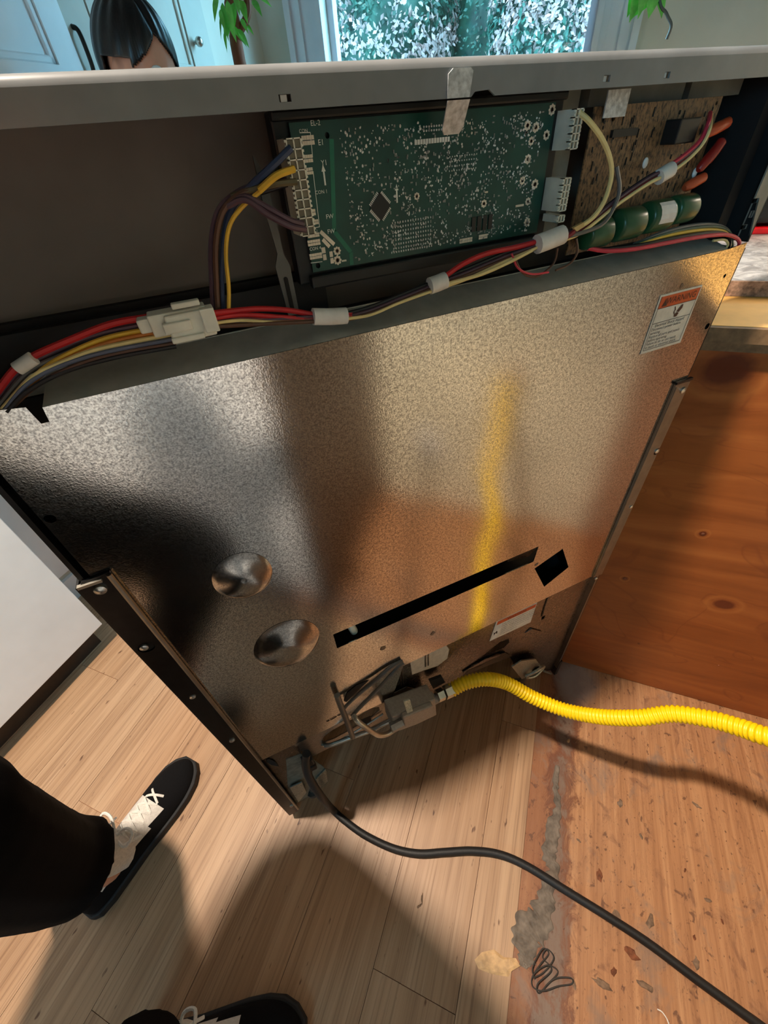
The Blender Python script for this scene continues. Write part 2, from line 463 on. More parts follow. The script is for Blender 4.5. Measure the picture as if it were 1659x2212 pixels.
def plywood():
    n = NT('stained_plywood'); n.set(Roughness=0.36)
    R = -math.pi / 4
    tc = n.node('ShaderNodeTexCoord'); r = n.node('ShaderNodeMapping'); r.inputs['Rotation'].default_value = (0, 0, R); n.link(tc.outputs['Object'], r.inputs[0])
    sx = n.node('ShaderNodeSeparateXYZ'); n.link(r.outputs[0], sx.inputs[0])
    v = n.math('MULTIPLY', sx.outputs[1], -1.0); z = sx.outputs[2]
    def st(a, b, c, det=3, ro=0.6, di=0.0, loc=(0, 0, 0)):
        s = n.node('ShaderNodeMapping'); s.inputs['Scale'].default_value = (a, b, c); s.inputs['Location'].default_value = loc; n.link(r.outputs[0], s.inputs[0])
        return n.noise(s.outputs[0], 1.0, det, ro, di)
    g = st(1, 2.4, 22, 4, 0.6, 0.8); big = st(1, 2.5, 3.2, 3, 0.5, 1.2, (0, 1, 2))
    base = n.ramp(g, [(0.25, srgb(120, 62, 28)), (0.55, srgb(148, 80, 36)), (0.8, srgb(168, 98, 46))])
    lines = n.math('ABSOLUTE', n.math('SUBTRACT', n.math('FRACT', n.math('MULTIPLY', big, 7.0)), 0.5))
    base = n.mix(n.map(lines, 0.0, 0.05, 0.4, 0.0), base, srgb(112, 52, 24))
    for kv, kz, r0, el in ((0.523, 0.383, 0.021, 1.35), (0.332, 0.399, 0.006, 1.0), (0.415, 0.564, 0.007, 1.0), (0.325, 0.872, 0.035, 1.3)):
        a = n.math('SUBTRACT', v, kv); b = n.math('MULTIPLY', n.math('SUBTRACT', z, kz), el)
        d = n.math('SQRT', n.math('ADD', n.math('POWER', a, 2), n.math('POWER', b, 2)))
        d = n.math('ADD', d, n.math('MULTIPLY', n.math('SUBTRACT', st(1, 30, 30), 0.5), r0 * 0.7))
        ring = n.map(n.math('ABSOLUTE', n.math('SUBTRACT', d, r0 * 1.55)), 0.0, r0 * 0.4, 0.5, 0.0)
        base = n.mix(ring, base, srgb(176, 106, 52))
        base = n.mix(n.map(d, r0 * 0.7, r0 * 1.05, 0.85, 0.0), base, srgb(86, 30, 16))
    n.color(base); n.rough(n.map(g, 0.3, 0.7, 0.3, 0.42)); n.bump(g, 0.06, 0.001)
    return n.mat
M['ply'] = plywood()

n = NT('marbled_laminate'); n.set(Roughness=0.3); c = n.coord((1, 1, 1)); f = n.noise(c, 26, 5, 0.65, 1.6)
n.color(n.ramp(f, [(0.3, srgb(120, 118, 118)), (0.48, srgb(176, 174, 174)), (0.62, srgb(216, 214, 212)), (0.8, srgb(150, 148, 148))])); M['laminate'] = n.mat
for k, a, b in (('foliage', (20, 52, 44), (40, 92, 76)), ('foliage2', (24, 66, 58), (60, 116, 100)), ('blossom', (140, 116, 112), (196, 176, 172))):
    n = NT(k); n.set(Roughness=0.5); f = n.noise(n.coord(), 9, 3); 
    n.color(n.ramp(f, [(0.3, srgb(*a)), (0.7, srgb(*b))])); M[k] = n.mat
    tl_ = n.node('ShaderNodeBsdfTranslucent'); mx = n.node('ShaderNodeMixShader'); mx.inputs[0].default_value = 0.45
    n.link(n.b.inputs['Base Color'].links[0].from_socket, tl_.inputs[0]); n.link(n.b.outputs[0], mx.inputs[1]); n.link(tl_.outputs[0], mx.inputs[2]); n.link(mx.outputs[0], n.n['Material Output'].inputs[0])

# ================================================================== the setting
U0, U1, V0, V1, ZC = -2.0, 2.0, -1.365, 0.905, 2.45
FRONT = 0.304                      # cabinet fronts / cut edge of the plank floor
floor = tag(MB().uvbox(U0, U1, V0, V1, -0.05, -0.003).build('floor', M['old_floor']), 'vinyl plank floor with a bare stained strip in the cabinet alcove', kind='structure')
PW, PL = 0.157, 1.22
pm = MB().box((-PL / 2 + 0.0005, -PW / 2 + 0.0005, -0.003), (PL / 2 - 0.0005, PW / 2 - 0.0005, 0.0))
plank0 = None
row = 0
v = FRONT
CUT = 0.232
while v - PW > V0 - PW:
    v0, v1 = max(v - PW, V0), v
    u = U0 - [0.28, 0.71, 0.05, 0.49, 0.9][row % 5] * PL
    while u < U1:
        c = UV(u + PL / 2, v - PW / 2)
        if row == 0:
            wm = MB().box((-PL / 2 + 0.0005, -PW / 2 + 0.0005, -0.003), (PL / 2 - 0.0005, PW / 2 - (FRONT - CUT) - 0.0005, 0.0))
            # the local y axis of a laid plank points to smaller v, so the cut side is at -y
            wm.v = [(x, -y, z) for x, y, z in wm.v]
            if u < U0: cut0 = wm.build('plank', M['plank'], floor, loc=c); o = cut0
            else: o = inst(cut0, floor, c, name='plank')
        elif plank0 is None:
            plank0 = pm.build('plank', M['plank'], floor, bevel=0.0, loc=c); o = plank0
        else:
            o = inst(plank0, floor, c, name='plank')
        o.rotation_euler = (0, 0, math.pi / 4)
        u += PL
    v -= PW; row += 1

def structure(name, mb, mat, label, parent=None):
    return tag(mb.build(name, mat, parent), label if parent is None else None, kind='structure' if parent is None else None)
T = 0.1
structure('wall_back', MB().uvbox(U0 - T, U1 + T, V1, V1 + T, -0.05, ZC), M['wall_alc'], 'plain cream wall behind the alcove')
structure('wall_left', MB().uvbox(U0 - T, U1 + T, V0 - T, V0, -0.05, ZC), M['wall'], 'pale wall behind the panelled doors')
GV0, GV1, GZ0, GZ1 = -0.50, 0.0, 1.10, 1.85
structure('wall_front', MB().sheet([[(V0, -0.05), (V1, -0.05), (V1, ZC), (V0, ZC)], [(GV0, GZ0), (GV1, GZ0), (GV1, GZ1), (GV0, GZ1)]], lambda q, z: UV(U0, q, z), UV(-T, 0)), M['wall'], 'pale wall at the far end of the kitchen')
gd_ = structure('added_window', MB().uvbox(U0 - 0.055, U0 - 0.05, GV0, GV1, GZ0, GZ1), M['pane_tr'], 'small unseen window added for daylight from the far end of the kitchen')  # unseen opening, added to bring blue daylight onto the cabinets and back panel
mbd = MB()
for q0, q1 in ((GV0, GV0 + 0.04), (GV1 - 0.04, GV1)): mbd.uvbox(U0 - 0.07, U0 - 0.03, q0, q1, GZ0, GZ1)
for z0, z1 in ((GZ0, GZ0 + 0.05), (GZ1 - 0.08, GZ1)): mbd.uvbox(U0 - 0.07, U0 - 0.03, GV0, GV1, z0, z1)
mbd.build('window_sash', M['frame'], gd_)
structure('ceiling', MB().uvbox(U0 - T, U1 + T, V0 - T, V1 + T, ZC, ZC + 0.1), M['ceil'], 'white kitchen ceiling')
WV0, WV1, WZ0, WZ1 = -1.045, 0.018, 0.98, 2.12
structure('wall_right', MB().sheet([[(V0, -0.05), (V1, -0.05), (V1, ZC), (V0, ZC)], [(WV0, WZ0), (WV1, WZ0), (WV1, WZ1), (WV0, WZ1)]],
          lambda a, z: UV(U1, a, z), UV(T, 0)), M['wall'], 'beige wall around the window')
win = structure('window_1', MB().uvbox(U1 + 0.05, U1 + 0.055, WV0, WV1, WZ0, WZ1), M['pane_tr'], 'window with pale blue casing looking out on shrubs')
def casing(a, b):        # stepped vertical moulding
    mb = MB(); w = b - a
    for k, (f0, f1, d) in enumerate(((0.0, 0.16, 0.030), (0.16, 0.30, 0.018), (0.30, 0.42, 0.024), (0.42, 0.72, 0.014), (0.72, 0.86, 0.022), (0.86, 1.0, 0.034))):
        mb.uvbox(U1 - d, U1 + 0.03, a + f0 * w, a + f1 * w, WZ0 - 0.1, WZ1 + 0.1)
    return mb
casing(-1.215, WV0).build('window_casing', M['frame'], win)
casing(0.167, WV1).build('window_casing', M['frame'], win)
MB().uvbox(U1 - 0.05, U1 + 0.05, -1.22, 0.17, WZ0 - 0.04, WZ0).build('window_sill', M['frame'], win)
MB().uvbox(U1 - 0.03, U1 + 0.05, -1.22, 0.17, WZ1, WZ1 + 0.1).build('window_head', M['frame'], win)
mb = MB()
for a, b in ((WV0, WV0 + 0.028), (WV1 - 0.028, WV1)): mb.uvbox(U1 + 0.03, U1 + 0.07, a, b, WZ0, WZ1)
for a, b in ((WZ0, WZ0 + 0.04), (WZ1 - 0.04, WZ1)): mb.uvbox(U1 + 0.03, U1 + 0.07, WV0, WV1, a, b)
mb.build('window_sash', M['frame'], win)
for PN, PUU, PV0, PV1, PZ0, PZ1, PDIR in (('window_daylight', U1 + 0.08, WV0, WV1, WZ0, WZ1, -1), ('added_window_daylight', U0 - 0.08, GV0, GV1, GZ0, GZ1, 1)):
    ad = bpy.data.lights.new(PN, 'AREA'); ad.shape = 'RECTANGLE'; ad.size = PV1 - PV0; ad.size_y = PZ1 - PZ0
    ad.cycles.is_portal = True
    po = bpy.data.objects.new(PN, ad); COL.objects.link(po)
    po.matrix_world = Matrix.Translation(UV(PUU, (PV0 + PV1) / 2, (PZ0 + PZ1) / 2)) @ (UV(PDIR, 0)).to_track_quat('-Z', 'Y').to_matrix().to_4x4()
structure('baseboard_left', MB().uvbox(-0.055, U1, V0, V0 + 0.015, 0, 0.09), M['white'], 'white skirting below the panelled doors')

# ================================================================== ceiling lamp
lp = thing('ceiling_lamp', (LAMP_POS.x, LAMP_POS.y, LAMP_POS.z), 'warm ceiling lamp with a white metal shade', 'lamp')
MB().cyl(LAMP_POS + V((0, 0, 0.09)), (LAMP_POS.x, LAMP_POS.y, ZC), 0.06).build('canopy', M['white'], lp, smooth=True)
MB().tube([LAMP_POS + V((0, 0, 0.10)), LAMP_POS + V((0, 0, 0.06))], [0.05, 0.09], 24, caps=False).build('shade', M['white'], lp, smooth=True)
MB().ell(LAMP_POS + V((0, 0, 0.075)), 0.03, 0.03, 0.02).build('bulb', M['lampglass'], lp, smooth='all')
ld = bpy.data.lights.new('lamp_light', 'SPOT'); ld.energy = LAMP_POWER; ld.color = LAMP_COL; ld.shadow_soft_size = 0.045; ld.spot_size = math.radians(102); ld.spot_blend = 0.45
lo = bpy.data.objects.new('lamp_light', ld); COL.objects.link(lo); lo.parent = lp; lo.location = (0, 0, 0)

# ================================================================== cabinets
PU = 0.3175
RF = 0.240
cab = thing('plywood_sided_cabinet', UV(1.1, 0.6), 'base cabinet with a bare orange plywood side behind the yellow hose', 'cabinet')
MB().uvbox(PU, PU + 0.018, RF, V1, 0.0, 0.905).build('side_panel', M['ply'], cab)
MB().uvbox(PU + 0.018, U1, RF + 0.02, V1, 0.0, 0.917).build('carcass', M['white_door'], cab)
for i in range(3):
    u0 = PU + 0.03 + i * 0.545
    MB().uvbox(u0, u0 + 0.53, RF, RF + 0.019, 0.1, 0.90).build('door', M['white_door'], cab, bevel=0.003)
led = MB().uvbox(PU - 0.014, 0.47, RF - 0.018, V1, 0.919, 0.936).build('ledge', M['cab_wood'], cab)
MB().uvbox(PU - 0.022, PU - 0.014, RF - 0.018, V1, 0.9165, 0.9355).build('edge_strip', M['edge_dk'], led)
MB().uvbox(PU - 0.012, PU, RF - 0.01, V1, 0.902, 0.9155).build('moulding', M['edge_dk'], cab)
for (a, z, r) in ((0.332, 0.399, 0.0045), (0.428, 0.177, 0.003), (0.415, 0.564, 0.003), (0.599, 0.171, 0.002)):
    p = UV(PU, a, z)
    MB().tube([p + UV(0.001, 0), p - UV(0.0012, 0)], [r, r * 0.7], 10).build('screw_head', M['flake_br'], cab, smooth=True)
ct = thing('countertop', UV(1.2, 0.6, 0.937), 'grey marbled laminate countertop with a worn edge beside the range', 'countertop')
MB().uvbox(0.4435, U1, RF - 0.02, V1, 0.9385, 0.957).build('slab', M['laminate'], ct)
MB().uvbox(0.4395, 0.4435, RF - 0.02, V1, 0.9365, 0.9568).build('worn_edge', M['edge_worn'], ct)

ap = thing('countertop_appliance', UV(0.98, 0.47, 0.957), 'black appliance with a red band along its base on the marbled countertop', 'appliance')
MB().uvbox(0.80, 1.16, 0.33, 0.60, 0.972, 1.16).build('housing', M['appl'], ap, bevel=0.012)
MB().uvbox(0.797, 1.163, 0.327, 0.603, 0.957, 0.969).build('red_base', M['redband'], ap, bevel=0.003)
MB().uvbox(0.85, 1.11, 0.40, 0.53, 1.16, 1.166).build('lid', M['strut'], ap, bevel=0.002)

uc = thing('wall_cabinet', UV(1.2, 0.74, 1.42), 'white wall cabinet hung above the marbled countertop', 'cabinet')
MB().uvbox(0.50, 1.95, 0.60, V1, 1.42, 2.2).build('carcass', M['white_door'], uc)
for i in range(3): MB().uvbox(0.505 + i * 0.48, 0.98 + i * 0.48, 0.582, 0.599, 1.425, 2.195).build('door', M['white_door'], uc, bevel=0.003)
ul = thing('added_counter_lamp', UV(0.85, 0.75, 1.40), 'slim warm lamp added out of view under the wall cabinet to light the countertop', 'lamp')  # out-of-view lamp, added to give the counter and ledge their warm light
MB().uvbox(0.55, 1.15, 0.70, 0.80, 1.395, 1.418).build('housing', M['white'], ul, bevel=0.003)
MB().uvbox(0.57, 1.13, 0.71, 0.79, 1.391, 1.394).build('diffuser', M['lampglass'], ul)
al = bpy.data.lights.new('added_counter_light', 'AREA'); al.shape = 'RECTANGLE'; al.size = 0.56; al.size_y = 0.08; al.energy = UNDER_POWER; al.color = LAMP_COL
ao = bpy.data.objects.new('added_counter_light', al); COL.objects.link(ao)
ao.matrix_world = Matrix.Translation(UV(0.85, 0.75, 1.388)) @ Matrix.Rotation(math.pi / 4, 4, 'Z')

lc = thing('white_base_cabinet', UV(-1.2, 0.6), 'white base cabinet left of the alcove behind the photographer', 'cabinet')
LU = -0.469
MB().uvbox(U0, LU - 0.018, FRONT + 0.02, V1, 0.0, 0.895).build('carcass', M['white'], lc)
MB().uvbox(LU - 0.018, LU, FRONT, V1, 0.0, 0.895).build('side_panel', M['side_grey'], lc)
for i in range(3):
    u1 = LU - 0.022 - i * 0.5
    d = MB().uvbox(u1 - 0.49, u1, FRONT, FRONT + 0.019, 0.1, 0.885).build('door', M['white'], lc, bevel=0.003)
    MB().ell(UV(u1 - 0.06, FRONT - 0.012, 0.8), 0.014, 0.014, 0.014).build('knob', M['screw'], d, smooth='all')
MB().uvbox(U0, LU + 0.01, FRONT - 0.02, V1, 0.897, 0.935).build('worktop', M['laminate'], lc)

wc = thing('white_kitchen_cabinet', UV(-0.6, -1.2), 'plain white cabinet standing left of the range by the shoe', 'cabinet')
MB().uvbox(-1.35, -0.055, V0, -1.075, 0.1, 0.90).build('carcass', M['white'], wc)
MB().uvbox(-0.70, -0.055, -1.075, -1.059, 0.1, 0.90).build('door', M['white'], wc, bevel=0.002)
MB().uvbox(-1.35, -0.703, -1.075, -1.059, 0.1, 0.90).build('door', M['white'], wc, bevel=0.002)
MB().uvbox(-1.35, -0.075, V0, -1.115, 0.0, 0.1).build('toe_kick', M['toe'], wc)
MB().uvbox(-1.36, -0.04, V0, -1.04, 0.90, 0.935).build('worktop', M['laminate'], wc)

pc = thing('tall_pantry_cabinet', UV(0.8, V0), 'tall built-in cabinet with cream panelled doors behind the woman', 'cabinet')
def pantry_door(u0, u1, z0, z1, mat, hu, hz, kind):
    V2 = V0 + 0.022
    d = MB().sheet([rect(u0, u1, z0, z1), rect(u0 + 0.075, u1 - 0.075, z0 + 0.09, z1 - 0.09)], lambda a, z: UV(a, V2, z), UV(0, -0.02)).build('door', mat, pc)
    # recessed panel with a bevelled moulding
    MB().uvbox(u0 + 0.07, u1 - 0.07, V0 + 0.002, V0 + 0.010, z0 + 0.085, z1 - 0.085).build('panel', mat, d)
    mb = MB(); a0, a1, b0, b1 = u0 + 0.075, u1 - 0.075, z0 + 0.09, z1 - 0.09; w = 0.018
    for (p, q, r, s) in ((a0, a0 + w, b0, b1), (a1 - w, a1, b0, b1), (a0, a1, b0, b0 + w), (a0, a1, b1 - w, b1)):
        mb.uvbox(p, q, V0 + 0.008, V0 + 0.017, r, s)
    mb.build('moulding', mat, d, bevel=0.004)
    if kind == 'pull':
        MB().tube(spline([UV(hu, V2 - 0.002, hz - 0.05), UV(hu, V2 + 0.014, hz - 0.042), UV(hu, V2 + 0.018, hz), UV(hu, V2 + 0.014, hz + 0.042), UV(hu, V2 - 0.002, hz + 0.05)]), 0.006).build('handle', M['pull'], d, smooth=True)
    elif kind == 'knob':
        mb = MB().cyl(UV(hu, V2 - 0.001, hz), UV(hu, V2 + 0.014, hz), 0.006); mb.ell(UV(hu, V2 + 0.022, hz), 0.014, 0.014, 0.014)
        mb.build('knob', M['screw'], d, smooth=True)
pantry_door(0.02, 0.955, 1.28, 2.3, M['white'], 0.915, 1.40, 'none')
pantry_door(0.02, 0.955, 0.12, 1.25, M['white'], 0.915, 1.10, 'knob')
pantry_door(1.055, 1.548, 1.30, 2.3, M['white_door'], 1.50, 1.464, 'knob')
pantry_door(1.055, 1.548, 0.12, 1.27, M['white_door'], 1.50, 1.16, 'knob')
st = MB().uvbox(0.958, 1.052, V0, V0 + 0.018, 0.1, 2.35).build('stile', M['white_door'], pc)
MB().tube(spline([UV(0.978, V0 + 0.016, 1.35), UV(0.978, V0 + 0.034, 1.36), UV(0.978, V0 + 0.038, 1.40), UV(0.978, V0 + 0.034, 1.44), UV(0.978, V0 + 0.016, 1.45)]), 0.006).build('handle', M['pull'], st, smooth=True)
MB().uvbox(1.551, 1.60, V0, V0 + 0.018, 0.1, 2.35).build('stile', M['white_door'], pc)
MB().uvbox(-0.02, 1.60, V0, V0 + 0.02, 2.31, 2.40).build('cornice', M['white_door'], pc, bevel=0.004)

# ================================================================== outside
gr = tag(MB().uvbox(U1 + T, 12, -6, 6, -0.5, -0.4).build('garden_ground', M['foliage']), 'green ground outside the window', kind='structure')
def shrub(u, v, z, r, h, mats, label, name, k):
    t = thing(name, UV(u, v, -0.4), label, 'shrub', 'shrubs outside the window')
    rnd = random.Random(k)
    mb = MB()
    for i in range((42000 if 'flower' in name else 26000) if u < 6 else 12000):
        while True:
            d = V((rnd.uniform(-1, 1), rnd.uniform(-1, 1), rnd.uniform(-1, 1)))
            if 0.3 < d.length < 1: break
        d = d.normalized() * (d.length ** 0.35)
        p = UV(u, v, z) + V((d.x * r, d.y * r, d.z * h))
        if mnoise.noise(p * 3.1 + V((k, 0, 0))) < -0.3: continue
        s = rnd.uniform(0.012, 0.024) if 'flower' in name else rnd.uniform(0.008, 0.018) if u < 6 else rnd.uniform(0.02, 0.04)
        nr = (d + V((rnd.gauss(0, .45), rnd.gauss(0, .45), rnd.gauss(0.15, .45)))).normalized(); a = nr.orthogonal().normalized()
        a = Matrix.Rotation(rnd.uniform(0, 6.28), 3, nr) @ a; b = nr.cross(a)
        mb.cur = 0 if mnoise.noise(p * 5.0) + rnd.uniform(-0.35, 0.35) > -0.12 else 1
        mb._add([p - a * s, p + b * s * 0.55, p + a * s, p - b * s * 0.55], [(0, 1, 2, 3)])
    c = mb.build('foliage', mats, t); c['kind'] = 'stuff'
    core = MB().ell(UV(u, v, z), r * 0.88, r * 0.88, h * 0.88, 40, 26)
    core.v = [tuple(V(q) + (V(q) - UV(u, v, z)) * 0.16 * mnoise.noise(V(q) * 4.0)) for q in core.v]
    core.build('crown', M['foliage'], t, smooth='all')
    MB().tube([UV(u, v, -0.42), UV(u, v, z)], [0.06, 0.04], 8).build('trunk', M['trunk'], t, smooth=True)
shrub(4.2, -1.62, 1.75, 0.62, 1.1, [M['blossom'], M['foliage']], 'pinkish white flowering shrub at the left of the window', 'flowering_shrub', 1)
shrub(4.9, -0.75, 1.5, 0.75, 1.3, [M['foliage2'], M['foliage']], 'dark teal shrub between the two pale shrubs outside', 'garden_shrub', 2)
shrub(4.1, -0.32, 1.55, 0.45, 1.05, [M['blossom'], M['foliage2']], 'white sunlit shrub right of the window centre', 'flowering_shrub', 3)
shrub(4.7, 0.42, 1.6, 0.7, 1.2, [M['foliage2'], M['foliage']], 'bright teal shrub at the right edge of the window', 'garden_shrub', 4)
shrub(7.2, -1.2, 1.8, 1.5, 1.8, [M['foliage'], M['foliage2']], 'far green shrub behind the flowering shrubs on the left', 'garden_shrub', 5)
shrub(7.2, 1.0, 1.8, 1.6, 1.8, [M['foliage2'], M['foliage']], 'far green shrub behind the flowering shrubs on the right', 'garden_shrub', 6)
hg = thing('garden_hedge', UV(9.0, 0, -0.4), 'tall dark hedge closing the garden behind the shrubs', 'hedge')
mb = MB(); NH, NW = 50, 120; vs = []; fs = []
for j in range(NH + 1):
    for i in range(NW + 1):
        q = UV(9.0, -6 + 12 * i / NW, -0.4 + 5.4 * j / NH); k_ = mnoise.noise(q * 1.7) * 0.35 + mnoise.noise(q * 5.0) * 0.2
        vs.append(q - UV(k_, 0))
for j in range(NH):
    for i in range(NW): fs.append((j * (NW + 1) + i, j * (NW + 1) + i + 1, (j + 1) * (NW + 1) + i + 1, (j + 1) * (NW + 1) + i))
mb._add(vs, fs); mb.uvbox(9.4, 10.4, -6, 6, -0.4, 5.0); mb.build('foliage', M['foliage2'], hg, smooth='all')['kind'] = 'stuff'
tl = thing('garden_trellis', UV(2.9, -1.62, -0.4), 'pale lattice trellis outside by the left window casing', 'trellis')
for i in range(6):
    a = -1.86 + i * 0.085
    MB().uvbox(2.89, 2.905, a, a + 0.02, -0.4, 2.3).build('slat', M['frame'], tl)
for i in range(9):
    MB().uvbox(2.905, 2.915, -1.88, -1.40, 0.9 + i * 0.13, 0.925 + i * 0.13).build('slat', M['frame'], tl)

# ================================================================== the gas range, seen from behind
rg = thing('gas_range', (0, 0.33, 0), 'gas range seen from behind, bare galvanised back and open backguard with circuit boards', 'range')
X0, X1 = -0.383, 0.383
XZ = lambda y: (lambda x, z: (x, y, z))
def part(mb, name, mat, parent=None, **kw): return mb.build(name, mat, parent or rg, **kw)
# body
part(MB().box((X0, 0.0, 0.012), (X0 + 0.004, 0.62, 1.03)), 'side_panel', M['black_en'])
part(MB().box((X1 - 0.004, 0.002, 0.012), (X1, 0.62, 1.03)), 'side_panel', M['black_en'])
part(MB().box((X0 + 0.004, 0.60, 0.14), (X1 - 0.004, 0.62, 0.90)), 'oven_front', M['black_en'])
part(MB().box((X0 + 0.004, 0.30, 0.06), (X1 - 0.004, 0.61, 0.13)), 'storage_drawer', M['black_en'])
part(MB().box((X0 + 0.004, 0.08, 0.90), (X1 - 0.004, 0.65, 0.93)), 'cooktop', M['black_en'], bevel=0.004)
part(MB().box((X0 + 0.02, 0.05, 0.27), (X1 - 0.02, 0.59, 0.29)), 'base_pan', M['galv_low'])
part(MB().box((X0 + 0.03, 0.045, 0.30), (X1 - 0.03, 0.05, 0.88)), 'oven_back', M['inner_dk'])
# back sheet
outer = [(0.3775, 0.456), (0.3775, 1.036), (0.350, 1.0335), (-0.326, 1.0325), (-0.3275, 1.022), (-0.3325, 1.022), (-0.3345, 1.035), (-0.3735, 1.040), (-0.3735, 0.362), (-0.108, 0.352), (-0.079, 0.456)]
slot = [(-0.182, 0.600), (0.176, 0.600), (0.1785, 0.637), (-0.182, 0.638)]
dia = [(0.239, 0.600), (0.183, 0.578), (0.222, 0.502), (0.272, 0.532)]
holes = [slot, dia, circ(-0.368, 0.948, 0.0042), circ(0.372, 0.947, 0.0038), circ(-0.232, 0.389, 0.004, 10), stadium(-0.226, 0.389, -0.220, 0.390, 0.0045), circ(-0.211, 0.391, 0.004, 10), circ(0.363, 1.005, 0.0022, 10)]
bp = part(MB().sheet([outer] + holes, XZ(0.0), (0, 0.0014, 0)), 'back_panel', M['galv'])
# small fold behind the diamond cut and the far end of the slot
part(MB().flat([(0.2385, 0.0015, 0.599), (0.2715, 0.0015, 0.533), (0.266, 0.020, 0.535), (0.240, 0.02, 0.585)]), 'cut_flap', M['galv'], bp)
part(MB().flat([(0.178, 0.0016, 0.636), (0.118, 0.0016, 0.636), (0.130, 0.012, 0.612), (0.1755, 0.012, 0.602)]), 'slot_return', M['galv_low'], bp)
part(MB().cyl((-0.148, 0.02, 0.592), (-0.155, 0.018, 0.635), 0.006, n=12), 'slot_bushing', M['nylon'], bp, smooth=True)
# pressed bosses: soft on top, crisp lower rim
def boss(cx, cz, rx, rz, h):
    mb = MB(); N, K = 36, 12; vs = [V((cx, -h, cz))]; fs = []
    for k in range(1, K + 1):
        s = k / K
        for i in range(N):
            a = 2 * math.pi * i / N; low = 0.5 - 0.5 * math.sin(a)
            soft = (0.5 + 0.5 * math.cos(math.pi * s)); crisp = math.sqrt(max(0, 1 - s ** 2.6))
            p = soft * (1 - low) + crisp * low
            vs.append(V((cx + rx * s * math.cos(a), -0.0004 - h * p, cz + rz * s * math.sin(a))))
    fs += [(0, 1 + i, 1 + (i + 1) % N) for i in range(N)]
    for k in range(K - 1):
        for i in range(N):
            i2 = (i + 1) % N; b = 1 + k * N
            fs.append((b + i, b + N + i, b + N + i2, b + i2))
    mb._add(vs, fs); return part(mb, 'pressed_boss', M['galv_boss'], bp, smooth='all')
boss(-0.257, 0.812, 0.031, 0.035, 0.0065)
boss(-0.243, 0.660, 0.044, 0.050, 0.009)
# folded top flange
part(MB().sheet([[(-0.326, 0.0), (0.352, 0.0), (0.352, 1.0), (-0.322, 1.0)]], lambda x, s: (x, 0.0004 + 0.034 * s, 1.0325 + 0.0115 * s), (0, 0, -0.0014)), 'top_flange', M['flange'])
part(MB().box((-0.36, 0.034, 1.030), (0.36, 0.0355, 1.0445)), 'flange_return', M['flange'])
# lower, slightly recessed sheet with the right foot
low = [(-0.125, 0.252), (0.050, 0.258), (0.085, 0.300), (0.150, 0.296), (0.185, 0.262), (0.205, 0.215), (0.228, 0.140), (0.252, 0.105), (0.300, 0.100), (0.345, 0.040), (0.372, 0.020), (0.372, 0.480), (-0.125, 0.480)]
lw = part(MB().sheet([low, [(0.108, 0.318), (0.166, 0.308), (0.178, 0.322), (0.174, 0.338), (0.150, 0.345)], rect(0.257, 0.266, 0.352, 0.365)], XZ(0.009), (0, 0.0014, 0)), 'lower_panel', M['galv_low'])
for x, z0, z1 in ((-0.030, 0.395, 0.462), (-0.024, 0.395, 0.462), (-0.084, 0.36, 0.455), (-0.079, 0.36, 0.455), (0.254, 0.37, 0.452)):
    part(MB().tube([(x, 0.009, z0), (x, 0.0075, z0 + 0.004), (x, 0.0075, z1 - 0.003), (x, 0.009, z1)], 0.0016, 6), 'bead', M['galv_low'], lw, smooth=True)
part(MB().tube([(0.218, 0.009, 0.330), (0.232, 0.007, 0.338), (0.268, 0.0075, 0.300)], 0.0016, 6), 'bead', M['galv_low'], lw, smooth=True)
part(MB().prism([(0.060, 0.006, 0.296), (0.115, 0.004, 0.310), (0.165, 0.002, 0.296), (0.205, 0.010, 0.236), (0.120, 0.020, 0.238), (0.070, 0.016, 0.250)], (0, 0.0015, 0)), 'gusset', M['galv_low'], lw)
part(MB().box((0.3715, -0.001, 0.05), (0.3755, 0.010, 0.452)), 'edge_flange', M['bracket_lt'], lw)
# bottom rail under the left half, curling inwards
def rail(x, t):
    z = 0.364 - t * 0.114; return (x, 0.0022 + 0.006 * t, z)
mbr = MB().sheet([[(-0.305, 0.0), (-0.075, 0.0), (-0.040, 0.50), (-0.040, 1.0), (-0.285, 1.0), (-0.300, 0.45)], stadium(-0.246, 0.42, -0.170, 0.34, 0.15 * 0.9, 9) if False else [(-0.258, 0.50), (-0.250, 0.36), (-0.232, 0.27), (-0.150, 0.16), (-0.135, 0.26), (-0.135, 0.42), (-0.165, 0.60), (-0.235, 0.68), (-0.252, 0.62)]], rail, (0, 0.0014, 0))
part(mbr, 'bottom_rail', M['rail'], smooth=False)
part(MB().tube(spline([(-0.260, 0.002, 0.298), (-0.248, 0.001, 0.280), (-0.19, 0.001, 0.284), (-0.13, 0.001, 0.300)]), 0.0022, 6), 'slot_hem', M['steel'], smooth=True)
